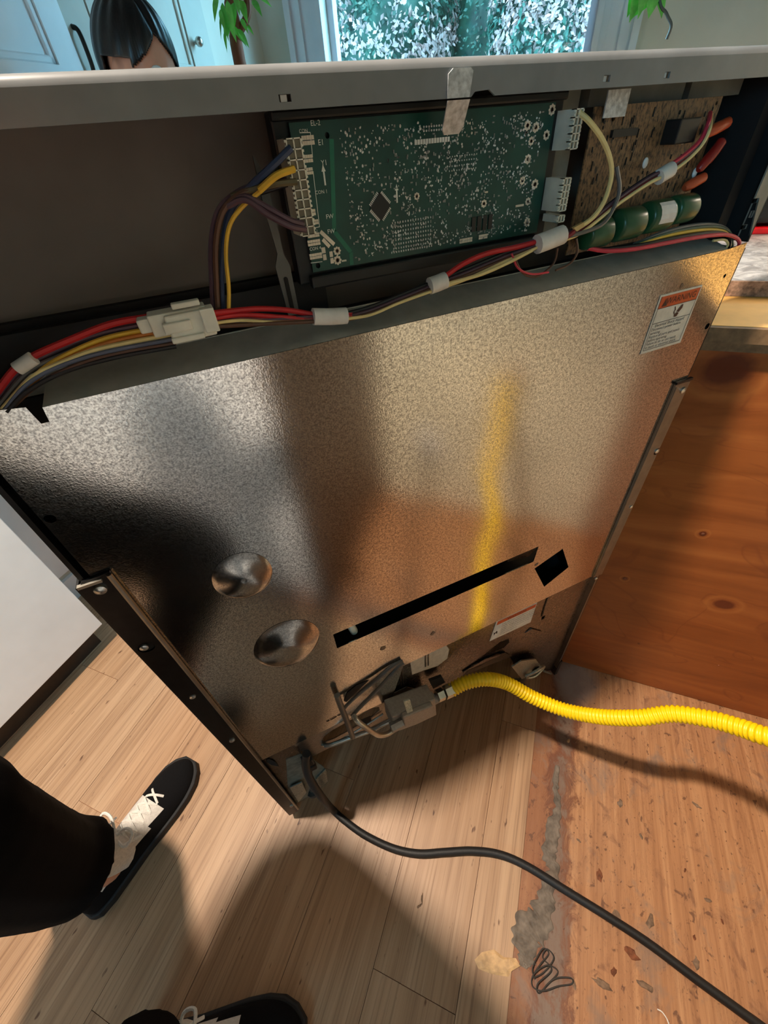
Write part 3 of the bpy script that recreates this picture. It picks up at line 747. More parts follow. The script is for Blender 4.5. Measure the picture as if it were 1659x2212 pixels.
# left rear foot: zinc bracket
part(MB().prism([(-0.3725, 0.0035, 0.37), (-0.296, 0.0035, 0.365), (-0.303, 0.0035, 0.27), (-0.325, 0.0035, 0.17), (-0.350, 0.0035, 0.09), (-0.366, 0.0035, 0.05), (-0.3725, 0.0035, 0.05)], (0, 0.0014, 0)), 'corner_sheet', M['galv_low'])
ft = part(MB().prism([at(*q) for q in ((618, 1640, .003), (650, 1628, .003), (668, 1650, .003), (672, 1690, .003), (664, 1722, .003), (641, 1735, .003), (622, 1706, .003))], (0, 0.002, 0)), 'foot_bracket', M['zinc_dk'])
part(MB().prism([at(*q) for q in ((674, 1640, -.002), (698, 1656, -.002), (707, 1668, -.002), (708, 1690, -.002), (690, 1706, -.002), (676, 1690, -.002))], (0, 0.002, 0)), 'bracket_tab', M['zinc_dk'], ft)
part(MB().prism([at(*q) for q in ((683, 1684, -.006), (704, 1662, -.006), (708, 1688, -.006), (691, 1705, -.006))], (0, 0.002, 0)), 'bracket_tab', M['zinc'], ft)
part(MB().prism([at(*q) for q in ((626, 1702, -.003), (652, 1690, -.006), (662, 1712, -.003), (645, 1733, -.002))], (0, 0.002, 0)), 'bracket_tab', M['zinc'], ft)
part(MB().cyl((-0.328, 0.03, 0.0), (-0.328, 0.03, 0.14), 0.008, n=10).cyl((-0.328, 0.03, 0.0), (-0.328, 0.03, 0.014), 0.017, n=12), 'levelling_leg', M['steel_dk'], ft, smooth=True)
part(MB().prism([(-0.357, 0.002, 0.345), (-0.352, 0.002, 0.352), (-0.346, 0.002, 0.330), (-0.345, 0.002, 0.300), (-0.353, 0.002, 0.320)], (0, -0.001, 0)), 'cutout', M['dark'], ft)
part(MB().box((-0.305, -0.012, 0.262), (-0.285, 0.006, 0.290)).box((-0.298, -0.012, 0.235), (-0.285, 0.0, 0.255)), 'strain_relief', M['cord'], ft, bevel=0.002)
# right rear foot
ft2 = part(MB().prism([at(*q) for q in ((1106, 1441, -.008), (1126, 1428, -.008), (1157, 1424, -.008), (1175, 1446, -.008), (1157, 1458, -.008), (1127, 1467, -.008))], (0, 0.003, 0)), 'foot_bracket', M['zinc'])
part(MB().tube(spline([(0.240, -0.014, 0.150), (0.262, -0.020, 0.166), (0.285, -0.016, 0.160), (0.296, -0.012, 0.140), (0.270, -0.016, 0.128), (0.246, -0.014, 0.136), (0.240, -0.014, 0.150)]), 0.004, 8), 'leg_collar', M['zinc'], ft2, smooth=True)
part(MB().cyl((0.268, 0.02, 0.0), (0.268, 0.0, 0.15), 0.008, n=10).cyl((0.268, 0.02, 0.0), (0.268, 0.02, 0.014), 0.017, n=12), 'levelling_leg', M['steel_dk'], ft2, smooth=True)
part(MB().prism([(0.262, -0.0145, 0.148), (0.272, -0.0145, 0.158), (0.284, -0.0145, 0.150), (0.272, -0.0145, 0.138)], (0, 0.006, 0)), 'leg_socket', M['dark'], ft2)
part(MB().box((0.372, -0.003, 0.012), (0.381, 0.02, 0.085)), 'foot_pad', M['black_en'])
part(MB().tube([(0.330, 0.004, 0.062), (0.362, 0.002, 0.022)], 0.003, 6), 'foot_clip', M['zinc'])
# corner brackets with screws
def screw_mesh(name, p, r, parent, mat='screw'):
    mb = MB().tube([V(p), V(p) + V((0, -r * 0.45, 0)), V(p) + V((0, -r * 0.75, 0))], [r, r * 0.9, r * 0.35], 14)
    o = part(mb, 'screw', M[mat], parent, smooth=True)
    return o
bl = part(MB().sheet([[(-0.3865, 0.872), (-0.381, 0.879), (-0.3575, 0.880), (-0.3582, 0.86), (-0.3640, 0.045), (-0.368, 0.030), (-0.3865, 0.030)], circ(-0.3765, 0.764, 0.0085, 16)], XZ(-0.0032), (0, 0.0028, 0)), 'corner_bracket', M['bracket'])
part(MB().box((-0.3885, -0.0032, 0.030), (-0.3865, 0.03, 0.874)), 'bracket_return', M['black_en'], bl)
part(MB().tube([(-0.3590, -0.0035, 0.878), (-0.3648, -0.0035, 0.045)], 0.0026, 8), 'bracket_bead', M['bracket_lt'], bl, smooth=True)
part(MB().tube([(-0.3765, -0.0005, 0.764), (-0.3765, -0.0012, 0.764)], 0.0085, 16), 'screw_recess', M['dark'], bl)
for x, z, r in ((-0.3725, 0.8645, 0.0058), (-0.378, 0.766, 0.0048), (-0.3745, 0.640, 0.004), (-0.3735, 0.485, 0.0045), (-0.3710, 0.085, 0.0045)):
    screw_mesh('screw', (x, -0.003, z), r, bl)
part(MB().box((-0.386, -0.006, 0.8735), (-0.366, -0.002, 0.8765)), 'bracket_lip', M['steel'], bl)
br = part(MB().sheet([[(0.3565, 0.455), (0.381, 0.452), (0.3835, 0.872), (0.3545, 0.8765)], circ(0.379, 0.757, 0.006, 14)], XZ(-0.0032), (0, 0.0028, 0)), 'corner_bracket', M['bracket_lt'])
part(MB().box((0.3565, -0.0038, 0.46), (0.3585, -0.0005, 0.870)), 'bracket_groove', M['steel_dk'], br)
part(MB().box((0.354, -0.0045, 0.8745), (0.3845, -0.0005, 0.878)), 'bracket_lip', M['black_en'], br)
for x, z, r in ((0.3745, 0.8615, 0.0050), (0.3775, 0.759, 0.0045), (0.376, 0.642, 0.0038), (0.366, 0.447, 0.004)):
    screw_mesh('screw', (x, -0.003, z), r, br)

# ---- gas train: regulator, fittings, tubes
def pts_(L): return [at(*p) for p in L]
rgl = part(MB().prism(pts_([(846, 1550, -.040), (900, 1528, -.040), (941, 1512, -.040), (944, 1545, -.040), (900, 1566, -.040), (862, 1580, -.040), (848, 1572, -.040)]), (0, 0.036, 0)), 'pressure_regulator', M['castmetal'], bevel=0.003)
part(MB().prism(pts_([(870, 1552, -.050), (936, 1525, -.050), (938, 1545, -.050), (875, 1572, -.050)]), (0, 0.012, 0)), 'regulator_cover', M['castmetal'], rgl, bevel=0.003)
part(MB().prism(pts_([(872, 1516, -.040), (886, 1512, -.040), (892, 1536, -.052), (880, 1541, -.052)]), (0, 0.003, 0)), 'bracket_tab', M['zinc'], rgl)
cpp = at(925, 1512, -.022); part(MB().cyl(cpp, cpp + V((0, 0, 0.014)), 0.013, n=14), 'cap', M['castmetal'], rgl, smooth=True)
q = at(857, 1566, -.046); part(MB().cyl(q - V((0.012, 0, 0)), q + V((0.012, 0, 0)), 0.010, n=6), 'nut', M['castmetal'], rgl)
part(MB().tube(pts_([(930, 1515, -.026), (948, 1505, -.026), (957, 1499, -.026)]), 0.010, 12), 'elbow', M['castmetal'], rgl, smooth=True)
part(MB().prism(pts_([(928, 1472, -.008), (955, 1462, -.008), (962, 1474, -.008), (936, 1488, -.008)]), (0, 0.006, 0)), 'valve_opening', M['dark'], rgl)
part(MB().tube(pts_([(944, 1504, -.026), (957, 1498, -.026)]), 0.0125, 6), 'flare_nut', M['brass'], rgl)
part(MB().tube(pts_([(960, 1497, -.0255), (977, 1489, -.025)]), 0.0135, 6), 'flare_nut', M['brass'], rgl)
part(MB().tube(spline(pts_([(849, 1554, -.030), (825, 1566, -.028), (801, 1578, -.026), (761, 1592, -.020), (712, 1610, -.006), (698, 1606, .012), (694, 1598, .03)])), 0.0042, 10), 'gas_tube', M['steel'], smooth=True)
part(MB().tube(spline(pts_([(850, 1577, -.042), (835, 1586, -.044), (818, 1588, -.044), (800, 1578, -.042), (782, 1566, -.036), (770, 1556, -.028), (764, 1546, -.018)])), 0.0050, 10), 'gas_tube', M['steel'], smooth=True)
part(MB().tube(spline(pts_([(728, 1502, -.010), (738, 1530, -.018), (751, 1562, -.026), (762, 1592, -.026)])), 0.0050, 10), 'gas_tube', M['steel_dk'], smooth=True)
part(MB().tube(spline(pts_([(737, 1536, -.014), (765, 1508, -.010), (805, 1475, -.007), (840, 1446, -.005), (868, 1427, -.003)])), 0.0032, 8), 'sensor_tube', M['steel_dk'], smooth=True)
part(MB().tube(spline(pts_([(760, 1547, -.016), (785, 1520, -.012), (820, 1485, -.009), (850, 1452, -.006), (872, 1432, -.002)])), 0.0036, 8), 'sensor_tube', M['steel_dk'], smooth=True)
part(MB().prism([at(*q) for q in ((743, 1514, -.0005), (750, 1496, -.0005), (770, 1480, -.0005), (797, 1469, -.0005), (770, 1494, -.0005), (748, 1516, -.0005))], (0, -0.0006, 0)), 'tube_cutout', M['inner_dk'], bp)
part(MB().prism([at(*q) for q in ((776, 1556, .006), (800, 1546, .006), (803, 1562, .006), (792, 1568, .006))], (0, -0.0006, 0)), 'rail_cutout', M['dark'])

# ---- labels
def lab(o, parent, x, z, y): return (x, y, z)
wl = part(MB().prism([(0.262, -0.0004, 0.936), (0.330, -0.0004, 0.936), (0.3275, -0.0004, 1.0015), (0.262, -0.0004, 1.0015)], (0, -0.0004, 0)), 'warning_label', M['paper'])
def ink(mb, name, mat, parent): return part(mb, name, mat, parent)
LY = -0.0011
ink(MB().flat([(0.2645, LY, 0.9868), (0.3255, LY, 0.9868), (0.3255, LY, 0.9995), (0.2645, LY, 0.9995)]), 'warning_band', M['warn'], wl)
fr = MB()
for a, b, c, d in ((0.2642, 0.2648, 0.9395, 0.9998), (0.3252, 0.3258, 0.9395, 0.9998), (0.2642, 0.3258, 0.9395, 0.9401), (0.2642, 0.3258, 0.9866, 0.9872), (0.2642, 0.3258, 0.9702, 0.9708)):
    fr.flat([(a, LY, c), (b, LY, c), (b, LY, d), (a, LY, d)])
ink(fr, 'printed_border', M['ink'], wl)
EX, EZ = V((1, 0, 0)), V((0, 0, 1))
mb = MB(); mb._add(*text_mesh('WARNING', 0.0098, (0.298, LY - 0.0002, 0.9932), EX, EZ))
mb.flat([(0.2690, LY - 0.0002, 0.9885), (0.2770, LY - 0.0002, 0.9885), (0.2730, LY - 0.0002, 0.9970)])
ink(mb, 'lettering', M['ink_br'], wl)
mb = MB()
mb.prism([(0.2975, LY, 0.9725), (0.3015, LY, 0.9725), (0.3035, LY, 0.9760), (0.3000, LY, 0.9775), (0.2960, LY, 0.9755)], (0, -0.0001, 0))
mb.prism([(0.2985, LY, 0.9782), (0.3030, LY, 0.9770), (0.3065, LY, 0.9810), (0.3062, LY, 0.9850), (0.3038, LY, 0.9850), (0.3005, LY, 0.9815)], (0, -0.0001, 0))
mb.prism([(0.2925, LY, 0.9845), (0.2938, LY, 0.9848), (0.2962, LY, 0.9810), (0.2952, LY, 0.9785), (0.2968, LY, 0.9765), (0.2950, LY, 0.9760), (0.2935, LY, 0.9786), (0.2945, LY, 0.9808)], (0, -0.0001, 0))
ink(mb, 'hazard_pictogram', M['ink_br'], wl)
mb = MB()
for i, s in enumerate(['Electrical Shock Hazard', 'Disconnect power before', 'servicing.', 'Replace all parts and panels', 'before operating.', 'Failure to do so can result', 'in death or electrical shock.']):
    sz = 0.0046 if i else 0.0050
    mb._add(*text_mesh(s, sz, ((0.270 if i == 0 else 0.2662), LY, 0.9675 - i * 0.00415), EX, EZ, 'LEFT'))
ink(mb, 'lettering', M['ink'], wl)
# lower label, rating strip and paper remnant on the recessed sheet
l2 = part(MB().prism([(0.1200, 0.0085, 0.372), (0.2245, 0.0085, 0.368), (0.2265, 0.0085, 0.438), (0.1280, 0.0085, 0.440)], (0, -0.0006, 0)), 'warning_label', M['paper'])
Y2 = 0.0075
ink(MB().flat([(0.130, Y2, 0.4255), (0.2245, Y2, 0.4235), (0.2248, Y2, 0.4355), (0.131, Y2, 0.4375)]), 'warning_band', M['warn'], l2)
ink(MB().flat([(0.1225, Y2, 0.376), (0.140, Y2, 0.3755), (0.1425, Y2, 0.4235), (0.130, Y2, 0.424)]), 'white_field', M['tape'], l2)
mb = MB()
for i, s in enumerate(['If the information in this manual is not followed', 'exactly, a fire or explosion may result causing', 'property damage, personal injury or death.', 'Do not store or use gasoline or other flammable', 'vapors and liquids in the vicinity of this', 'or any other appliance.']):
    mb._add(*text_mesh(s, 0.0046, (0.1445, Y2, 0.4185 - i * 0.0075), EX, EZ, 'LEFT'))
mb._add(*text_mesh('WARNING', 0.0095, (0.178, Y2 - 0.0003, 0.4305), EX, EZ))
ink(mb, 'lettering', M['ink'], l2)
ink(MB().prism([(0.128, Y2, 0.389), (0.1315, Y2, 0.396), (0.1355, Y2, 0.390), (0.1355, Y2, 0.399), (0.133, Y2, 0.403), (0.1295, Y2, 0.398), (0.1265, Y2, 0.402)], (0, -0.0001, 0)), 'hazard_pictogram', M['ink'], l2)
part(MB().prism([(0.083, 0.0085, 0.441), (0.250, 0.0085, 0.443), (0.250, 0.0085, 0.457), (0.083, 0.0085, 0.457)], (0, -0.0005, 0)), 'rating_strip', M['paper_y'])
part(MB().prism([at(*q) for q in ((885, 1424, .0085), (920, 1410, .0085), (962, 1392, .0085), (970, 1402, .0085), (966, 1422, .0085), (945, 1438, .0085), (915, 1448, .0085), (890, 1457, .0085))], (0, -0.0006, 0)), 'paper_remnant', M['paper_old'])
# smudges on the sheet
for x, z, r in ((-0.1115, 0.5450, 0.006), (-0.02, 0.520, 0.005), (0.185, 0.588, 0.004), (0.292, 1.006, 0.003)):
    k = random.Random(int(x * 1e4) & 255)
    part(MB().flat([(x + r * (0.6 + 0.6 * k.random()) * math.cos(a), -0.0003, z + r * (0.6 + 0.6 * k.random()) * math.sin(a)) for a in [i * 0.7 for i in range(9)]]), 'dirt_mark', M['flake'], bp)

# ================================================================== backguard
zt = 1.1665
lipo = [(X0, zt), (0.0025, zt), (0.0055, 1.1690), (0.0165, 1.1695), (0.0215, zt), (X1 + 0.01, zt), (X1 + 0.01, 1.1805), (X0, 1.1805)]
def sl(x, z, w, h): return rect(x - w, x + w, z - h, z + h)
shell = part(MB().sheet([lipo, sl(-0.124, 1.1713, 0.0036, 0.0016), sl(0.119, 1.1713, 0.0032, 0.0018), sl(0.180, 1.1712, 0.0030, 0.0018)], XZ(0.0), (0, 0.0016, 0)), 'backguard_rim', M['shell'])
prof = [(0.0, 1.1805), (0.0005, 1.1825), (0.0018, 1.1842), (0.004, 1.1853), (0.007, 1.1857), (0.078, 1.1870), (0.078, 1.1850), (0.007, 1.1838), (0.003, 1.1828), (0.0016, 1.1805)]
part(MB().prism([(X0, y, z) for y, z in prof], (X1 - X0 + 0.01, 0, 0)), 'backguard_top', M['shell'], shell, smooth=True)
for x in (-0.1238, 0.1192, 0.1802):
    part(MB().box((x - 0.0024, 0.002, 1.1698), (x + 0.0014, 0.003, 1.1728)), 'lug', M['tape'], shell)
# spring clip folded over the rim
part(MB().sheet([[(-0.0165, 1.1665), (0.0005, 1.1665), (0.0025, 1.1785), (0.0005, 1.1800), (-0.0125, 1.1800), (-0.0160, 1.1775)]], XZ(-0.0012), (0, 0.001, 0)), 'spring_clip', M['spangle'], shell)
part(MB().sheet([[(-0.0155, 1.1520), (-0.0130, 1.1490), (-0.0010, 1.1490), (0.0010, 1.1520), (0.0005, 1.1655), (-0.0165, 1.1655)]], lambda x, z: (x, -0.002 + (1.1655 - z) * 0.6, z), (0, 0.001, 0)), 'spring_clip', M['spangle'], shell)
part(MB().box((X0, 0.0, 1.036), (X0 + 0.002, 0.078, 1.186)), 'end_panel', M['endcap'])
ep = part(MB().sheet([[(0.360, 1.040), (X1 - 0.001, 1.036), (X1 - 0.001, zt), (0.360, zt)], sl(0.3635, 1.075, 0.0035, 0.0020), sl(0.367, 1.063, 0.002, 0.003), sl(0.3635, 1.052, 0.0035, 0.0020)], XZ(0.0015), (0, 0.0015, 0)), 'end_panel', M['endcap'])
part(MB().box((X1 - 0.003, 0.0015, 1.036), (X1 - 0.001, 0.078, 1.186)), 'end_cheek', M['inner_dk'], ep)
part(MB().box((0.345, 0.020, 1.04), (0.3605, 0.076, 1.184)), 'end_cheek', M['inner_dk'], ep)
fp = part(MB().box((X0, 0.074, 0.935), (X1, 0.080, 1.186)), 'control_panel', M['inner'])
part(MB().box((X0 + 0.002, 0.058, 1.036), (-0.10, 0.0739, 1.066)), 'ledge', M['inner_dk'], fp)
part(MB().box((X0 + 0.002, 0.066, 1.066), (-0.10, 0.0739, 1.071)), 'seam', M['dark'], fp)
part(MB().box((X0 + 0.002, 0.036, 1.028), (X1 - 0.004, 0.0739, 1.036)), 'compartment_floor', M['inner_dk'])
part(MB().box((0.104, 0.044, 1.06), (0.138, 0.0739, 1.182)), 'divider_plate', M['endcap'])
part(MB().box((0.15, 0.046, 1.158), (0.262, 0.0739, 1.183)).box((0.270, 0.046, 1.158), (0.34, 0.0739, 1.183)), 'upper_plate', M['endcap'])
part(MB().sheet([[(0.148, 1.150), (0.172, 1.150), (0.172, 1.1665), (0.148, 1.1665)]], lambda x, z: (x, 0.024, z), (0, 0.001, 0)), 'spring_clip', M['spangle'])
# slotted strut on the left of the board
sp_ = [(-0.1405, 0.028, 1.150), (-0.136, 0.028, 1.140), (-0.1415, 0.026, 1.095), (-0.1415, 0.024, 1.080)]
part(MB().prism([(-0.1445, 0.026, 1.148), (-0.1385, 0.026, 1.137), (-0.1375, 0.026, 1.092), (-0.1345, 0.026, 1.085), (-0.1345, 0.026, 1.050), (-0.1435, 0.026, 1.050), (-0.1455, 0.026, 1.085), (-0.1420, 0.026, 1.093), (-0.1445, 0.026, 1.120)], (0, 0.0025, 0)), 'slotted_strut', M['strut'])
part(MB().prism([(x, 0.0258, z) for x, z in stadium(-0.1395, 1.054, -0.1398, 1.076, 0.0016)], (0, -0.0004, 0)), 'strut_slot', M['dark'])

# ---- green board in its black tray
tray = part(MB().box((-0.1275, 0.0325, 1.068), (0.112, 0.048, 1.1685)).box((-0.120, 0.024, 1.0655), (0.104, 0.033, 1.0745)).box((-0.1275, 0.028, 1.163), (0.112, 0.034, 1.1685)), 'board_tray', M['tray'], bevel=0.0015)
BY = 0.029
Bp = lambda px, py, y=BY: at(px, py, y)
bd = part(MB().sheet([rect(-0.1165, 0.1005, 1.0765, 1.1620), circ(-0.0915, 1.1545, 0.0017, 12), circ(-0.1118, 1.0805, 0.0019, 12)], XZ(BY), (0, 0.0018, 0)), 'circuit_board', M['pcb'])
rnd = random.Random(11)
sd = MB(); sm = MB()
def dot(x, z, r, sq=1.0, k=6):
    P = [(x + r * math.cos(2 * math.pi * i / k), z + r * sq * math.sin(2 * math.pi * i / k)) for i in range(k)]
    vs = [(a, BY, b) for a, b in P] + [(x + (a - x) * 0.6, BY - r * 0.8, z + (b - z) * 0.6) for a, b in P]
    sd._add(vs, [tuple(range(k, 2 * k))] + [(i, (i + 1) % k, k + (i + 1) % k, k + i) for i in range(k)])
def smd(x, z, w, h, d=0.0007):
    sm.box((x - w, BY - d, z - h), (x + w, BY, z + h))
for i in range(1500):
    x = rnd.uniform(-0.083, 0.090); z = rnd.uniform(1.0795, 1.1575)
    if mnoise.noise(V((x * 70, z * 70, 0))) < -0.08: continue
    if abs(x + 0.056) + abs(z - 1.112) < 0.014: continue
    dot(x, z, rnd.choice((0.00038, 0.00045, 0.0006, 0.0008)), rnd.uniform(0.8, 1.5))
for i in range(420):
    x = rnd.uniform(-0.083, 0.090); z = rnd.uniform(1.0795, 1.1575)
    if abs(x + 0.056) + abs(z - 1.112) < 0.013: continue
    w, h = rnd.choice(((0.0004, 0.0010), (0.0009, 0.0004), (0.0005, 0.0007)))
    smd(x, z, w, h)
for r_ in range(7):                                   # dense pin grids
    for c_ in range(16): dot(-0.046 + c_ * 0.0023, 1.083 + r_ * 0.0029, 0.0005, 1.7)
for c_ in range(18): dot(-0.048 + c_ * 0.0022, 1.0805, 0.0006, 1.4)
for r_ in range(4):
    for c_ in range(12): dot(0.005 + c_ * 0.0022, 1.128 + r_ * 0.0028, 0.00045, 1.3)
for c_ in range(9):
    for r_ in range(2): dot(-0.0175 + c_ * 0.0021, 1.1545 - r_ * 0.0022, 0.0007)
o = part(sd, 'solder_points', M['solder'], bd); o['kind'] = 'stuff'
o = part(sm, 'surface_parts', M['smd'], bd); o['kind'] = 'stuff'
pins = MB()
for c_ in range(13):
    x = -0.0245 + c_ * 0.0023; pins.box((x - 0.0008, BY - 0.0008, 1.1452), (x + 0.0008, BY, 1.1480))
part(pins, 'pin_header', M['silk'], bd)
chip = part(MB().prism([(-0.0560 + 0.0085 * a, BY, 1.1120 + 0.0088 * b) for a, b in ((0, -1), (1, 0), (0, 1), (-1, 0))], (0, -0.0016, 0)), 'chip', M['chip'], bd)
pn = MB()
for s in range(4):
    a0 = [(0, -1), (1, 0), (0, 1), (-1, 0)][s]; a1 = [(1, 0), (0, 1), (-1, 0), (0, -1)][s]
    for i in range(9):
        t = 0.12 + 0.76 * i / 8
        a = a0[0] + (a1[0] - a0[0]) * t; b = a0[1] + (a1[1] - a0[1]) * t
        nx, nz = (a0[0] + a1[0]) * S2, (a0[1] + a1[1]) * S2
        p = V((-0.056 + 0.0085 * a, BY - 0.0005, 1.112 + 0.0088 * b)); q = p + V((nx, 0, nz)) * 0.0019
        w = V((a1[0] - a0[0], 0, a1[1] - a0[1])).normalized() * 0.00034
        pn.prism([p - w, p + w, q + w, q - w], (0, -0.0003, 0))
part(pn, 'chip_pins', M['solder'], bd)
def arrow(cx, cz, s):
    return MB().prism([(cx - 0.0006 * s, BY, cz - 0.006 * s), (cx + 0.0006 * s, BY, cz - 0.006 * s), (cx + 0.0006 * s, BY, cz + 0.002 * s), (cx + 0.0016 * s, BY, cz + 0.002 * s), (cx, BY, cz + 0.006 * s), (cx - 0.0016 * s, BY, cz + 0.002 * s), (cx - 0.0006 * s, BY, cz + 0.002 * s)], (0, -0.0002, 0))
pa = Bp(700, 378); part(arrow(pa.x, pa.z, 0.95), 'printed_arrow', M['silk'], bd)
pa = Bp(857, 418); part(arrow(pa.x, pa.z, 0.95), 'printed_arrow', M['silk'], bd)
mb = MB()
for s, px, py, sz in (('E1', 693, 308, 0.0042), ('Y1', 700, 352, 0.0042), ('CON 1', 694, 415, 0.0030), ('FW', 712, 468, 0.0040), ('FW', 715, 500, 0.0040), ('PIN 1', 678, 500, 0.0026), ('CON 4', 681, 537, 0.0030), ('EL-2', 681, 266, 0.0038), ('CON', 655, 283, 0.0026)):
    p = Bp(px, py); mb._add(*text_mesh(s, sz, (p.x, BY - 0.0003, p.z), EX, EZ))
def line(px0, py0, px1, py1, w=0.00022):
    a, b = Bp(px0, py0), Bp(px1, py1); d = (b - a).normalized(); n_ = V((-d.z, 0, d.x)) * w; y = V((0, -0.0003, 0))
    mb.flat([a - n_ + y, b - n_ + y, b + n_ + y, a + n_ + y])
line(647, 287, 670, 286); line(670, 286, 675, 340); line(676, 370, 690, 490); line(690, 490, 668, 494); line(671, 568, 696, 565); line(694, 535, 696, 548)
part(mb, 'silkscreen_print', M['silk'], bd)
# wide green trace and tinned star pads
def trace(pts, w, mat, name):
    ps = [Bp(*p) for p in pts]; mt = MB()
    for a, b in zip(ps, ps[1:]):
        d = (b - a).normalized(); n_ = V((-d.z, 0, d.x)) * w; y = V((0, -0.00015, 0))
        mt.flat([a - n_ + y, b - n_ + y, b + n_ + y, a + n_ + y])
    return part(mt, name, M[mat], bd)
trace([(716, 300), (722, 500), (758, 545), (760, 572)], 0.0016, 'pcb_lt', 'trace')
trace([(692, 500), (722, 528)], 0.0013, 'copper', 'tinned_bar'); trace([(697, 517), (712, 533)], 0.0013, 'copper', 'tinned_bar')
def star(px, py, r, k=8):
    p = Bp(px, py); mt = MB()
    for i in range(k):
        a = 2 * math.pi * i / k; d = V((math.cos(a), 0, math.sin(a))); n_ = V((-d.z, 0, d.x)) * r * 0.2
        mt.prism([p - n_, p + d * r * 0.8 - n_ * 1.3, p + d * r, p + d * r * 0.8 + n_ * 1.3, p + n_], (0, -0.0004, 0))
    part(mt, 'star_pad', M['copper'], bd)
for px, py, r in ((728, 542, 0.0032), (729, 562, 0.0034), (1139, 271, 0.0034), (1157, 275, 0.0034), (1147, 305, 0.003), (1140, 344, 0.0034), (1128, 390, 0.003), (1155, 398, 0.0038), (1140, 435, 0.003), (1138, 480, 0.0036), (1192, 237, 0.0036), (1180, 292, 0.0034), (900, 424, 0.0026), (1045, 440, 0.003)):
    star(px, py, r)
for px, py, w, h in ((665, 303, 0.0040, 0.0026), (662, 343, 0.0040, 0.0022), (664, 370, 0.0036, 0.0020), (672, 459, 0.0030, 0.0020), (677, 480, 0.0034, 0.0016), (677, 508, 0.0042, 0.0014), (678, 524, 0.0046, 0.0020), (682, 553, 0.0046, 0.0020), (700, 548, 0.0012, 0.0046), (716, 556, 0.0012, 0.0044), (743, 563, 0.0018, 0.0006), (1122, 444, 0.0040, 0.0008), (1050, 415, 0.0014, 0.0006), (1006, 519, 0.006, 0.0018), (1043, 511, 0.0042, 0.0018)):
    p = Bp(px, py); mt = MB()
    for i in range(5):
        for j in range(2):
            a = p + V((w * (i - 2) / 2.3, 0, h * (j - 0.5)))
            mt.box((a.x - w * 0.2, BY - 0.0006, a.z - h * 0.42), (a.x + w * 0.2, BY, a.z + h * 0.42))
    part(mt, 'pad_group', M['copper'], bd)
mt = MB()
for i in range(4):
    p = Bp(1022 + i * 12, 485 - i * 2); mt.box((p.x - 0.0019, BY - 0.0010, p.z - 0.0052), (p.x + 0.0019, BY, p.z + 0.0052))
part(mt, 'black_socket', M['chip'], bd)

# connectors
def connector(x0, x1, z0, z1, y0, y1, cols, rows, parent, filled=()):
    t = 0.0007
    body = MB(); fy = y0
    body.box((x0, y0 + 0.005, z0), (x1, y1, z1))
    for c_ in range(cols + 1):
        x = x0 + (x1 - x0 - t) * c_ / cols; body.box((x, fy, z0), (x + t, y0 + 0.005, z1))
    for r_ in range(rows + 1):
        z = z0 + (z1 - z0 - t) * r_ / rows; body.box((x0, fy, z), (x1, y0 + 0.005, z + t))
    for r_ in range(rows * 2):                 # latch teeth on both flanks
        z = z0 + (z1 - z0) * (r_ + 0.5) / (rows * 2)
        body.box((x1, fy + 0.0005, z - 0.0006), (x1 + 0.0009, fy + 0.004, z + 0.0006)); body.box((x0 - 0.0009, fy + 0.0005, z - 0.0006), (x0, fy + 0.004, z + 0.0006))
    o = part(body, 'wire_connector', M['nylon'], parent)
    ins = MB()
    for c_ in range(cols):
        for r_ in range(rows):
            x = x0 + (x1 - x0 - t) * c_ / cols + t; z = z0 + (z1 - z0 - t) * r_ / rows + t
            ins.box((x + 0.0003, fy + 0.0012, z + 0.0003), (x + (x1 - x0) / cols - t - 0.0003, y0 + 0.0052, z + (z1 - z0) / rows - t - 0.0003))
    part(ins, 'socket_inserts', M['nylon_in'], o)
    return o
a, b = at(612, 312, 0.008), at(663, 498, 0.008)
connector(-0.1265, -0.1165, 1.1035, 1.1545, 0.006, 0.029, 2, 10, tray)
connector(0.1065, 0.1145, 1.1330, 1.1570, 0.012, 0.040, 2, 5, tray)
connector(0.1050, 0.1125, 1.0925, 1.1155, 0.010, 0.040, 2, 5, tray)

# ---- brown board with its capacitors
BB = 0.030
bb = part(MB().sheet([rect(0.143, 0.296, 1.052, 1.1575), circ(0.155, 1.1500, 0.0022, 12), circ(0.166, 1.1495, 0.0022, 12), circ(0.290, 1.153, 0.0015, 10)], XZ(BB), (0, 0.0016, 0)), 'power_board', M['pcb_brown'])
part(MB().box((0.166, BB - 0.003, 1.137), (0.195, BB, 1.142)), 'chip', M['chip'], bb)
part(MB().box((0.230, BB - 0.016, 1.128), (0.255, BB, 1.145)), 'relay', M['chip'], bb, bevel=0.001)
for px, py in ((1393, 352), (1500, 373), (1476, 300)):
    p = at(px, py, BB); part(MB().ell((p.x, BB - 0.0005, p.z), 0.0032, 0.0016, 0.0042, 10, 6), 'solder_blob', M['solder'], bb, smooth='all')
for px, py, l, ang, k in ((1552, 275, 0.014, 0.25, 'cap_orange'), (1532, 340, 0.012, 0.75, 'cap_red'), (1502, 393, 0.013, 0.25, 'cap_orange'), (1545, 325, 0.010, 0.9, 'cap_red')):
    p = at(px, py, BB - 0.006); d = V((math.cos(ang), 0, math.sin(ang))) * l
    mt = MB().tube([p - d * 1.1, p - d * 0.9, p - d * 0.2, p + d * 0.8, p + d], [0.0025, 0.0042, 0.0048, 0.0044, 0.002], 12)
    part(mt, 'film_capacitor', M[k], bb, smooth=True)
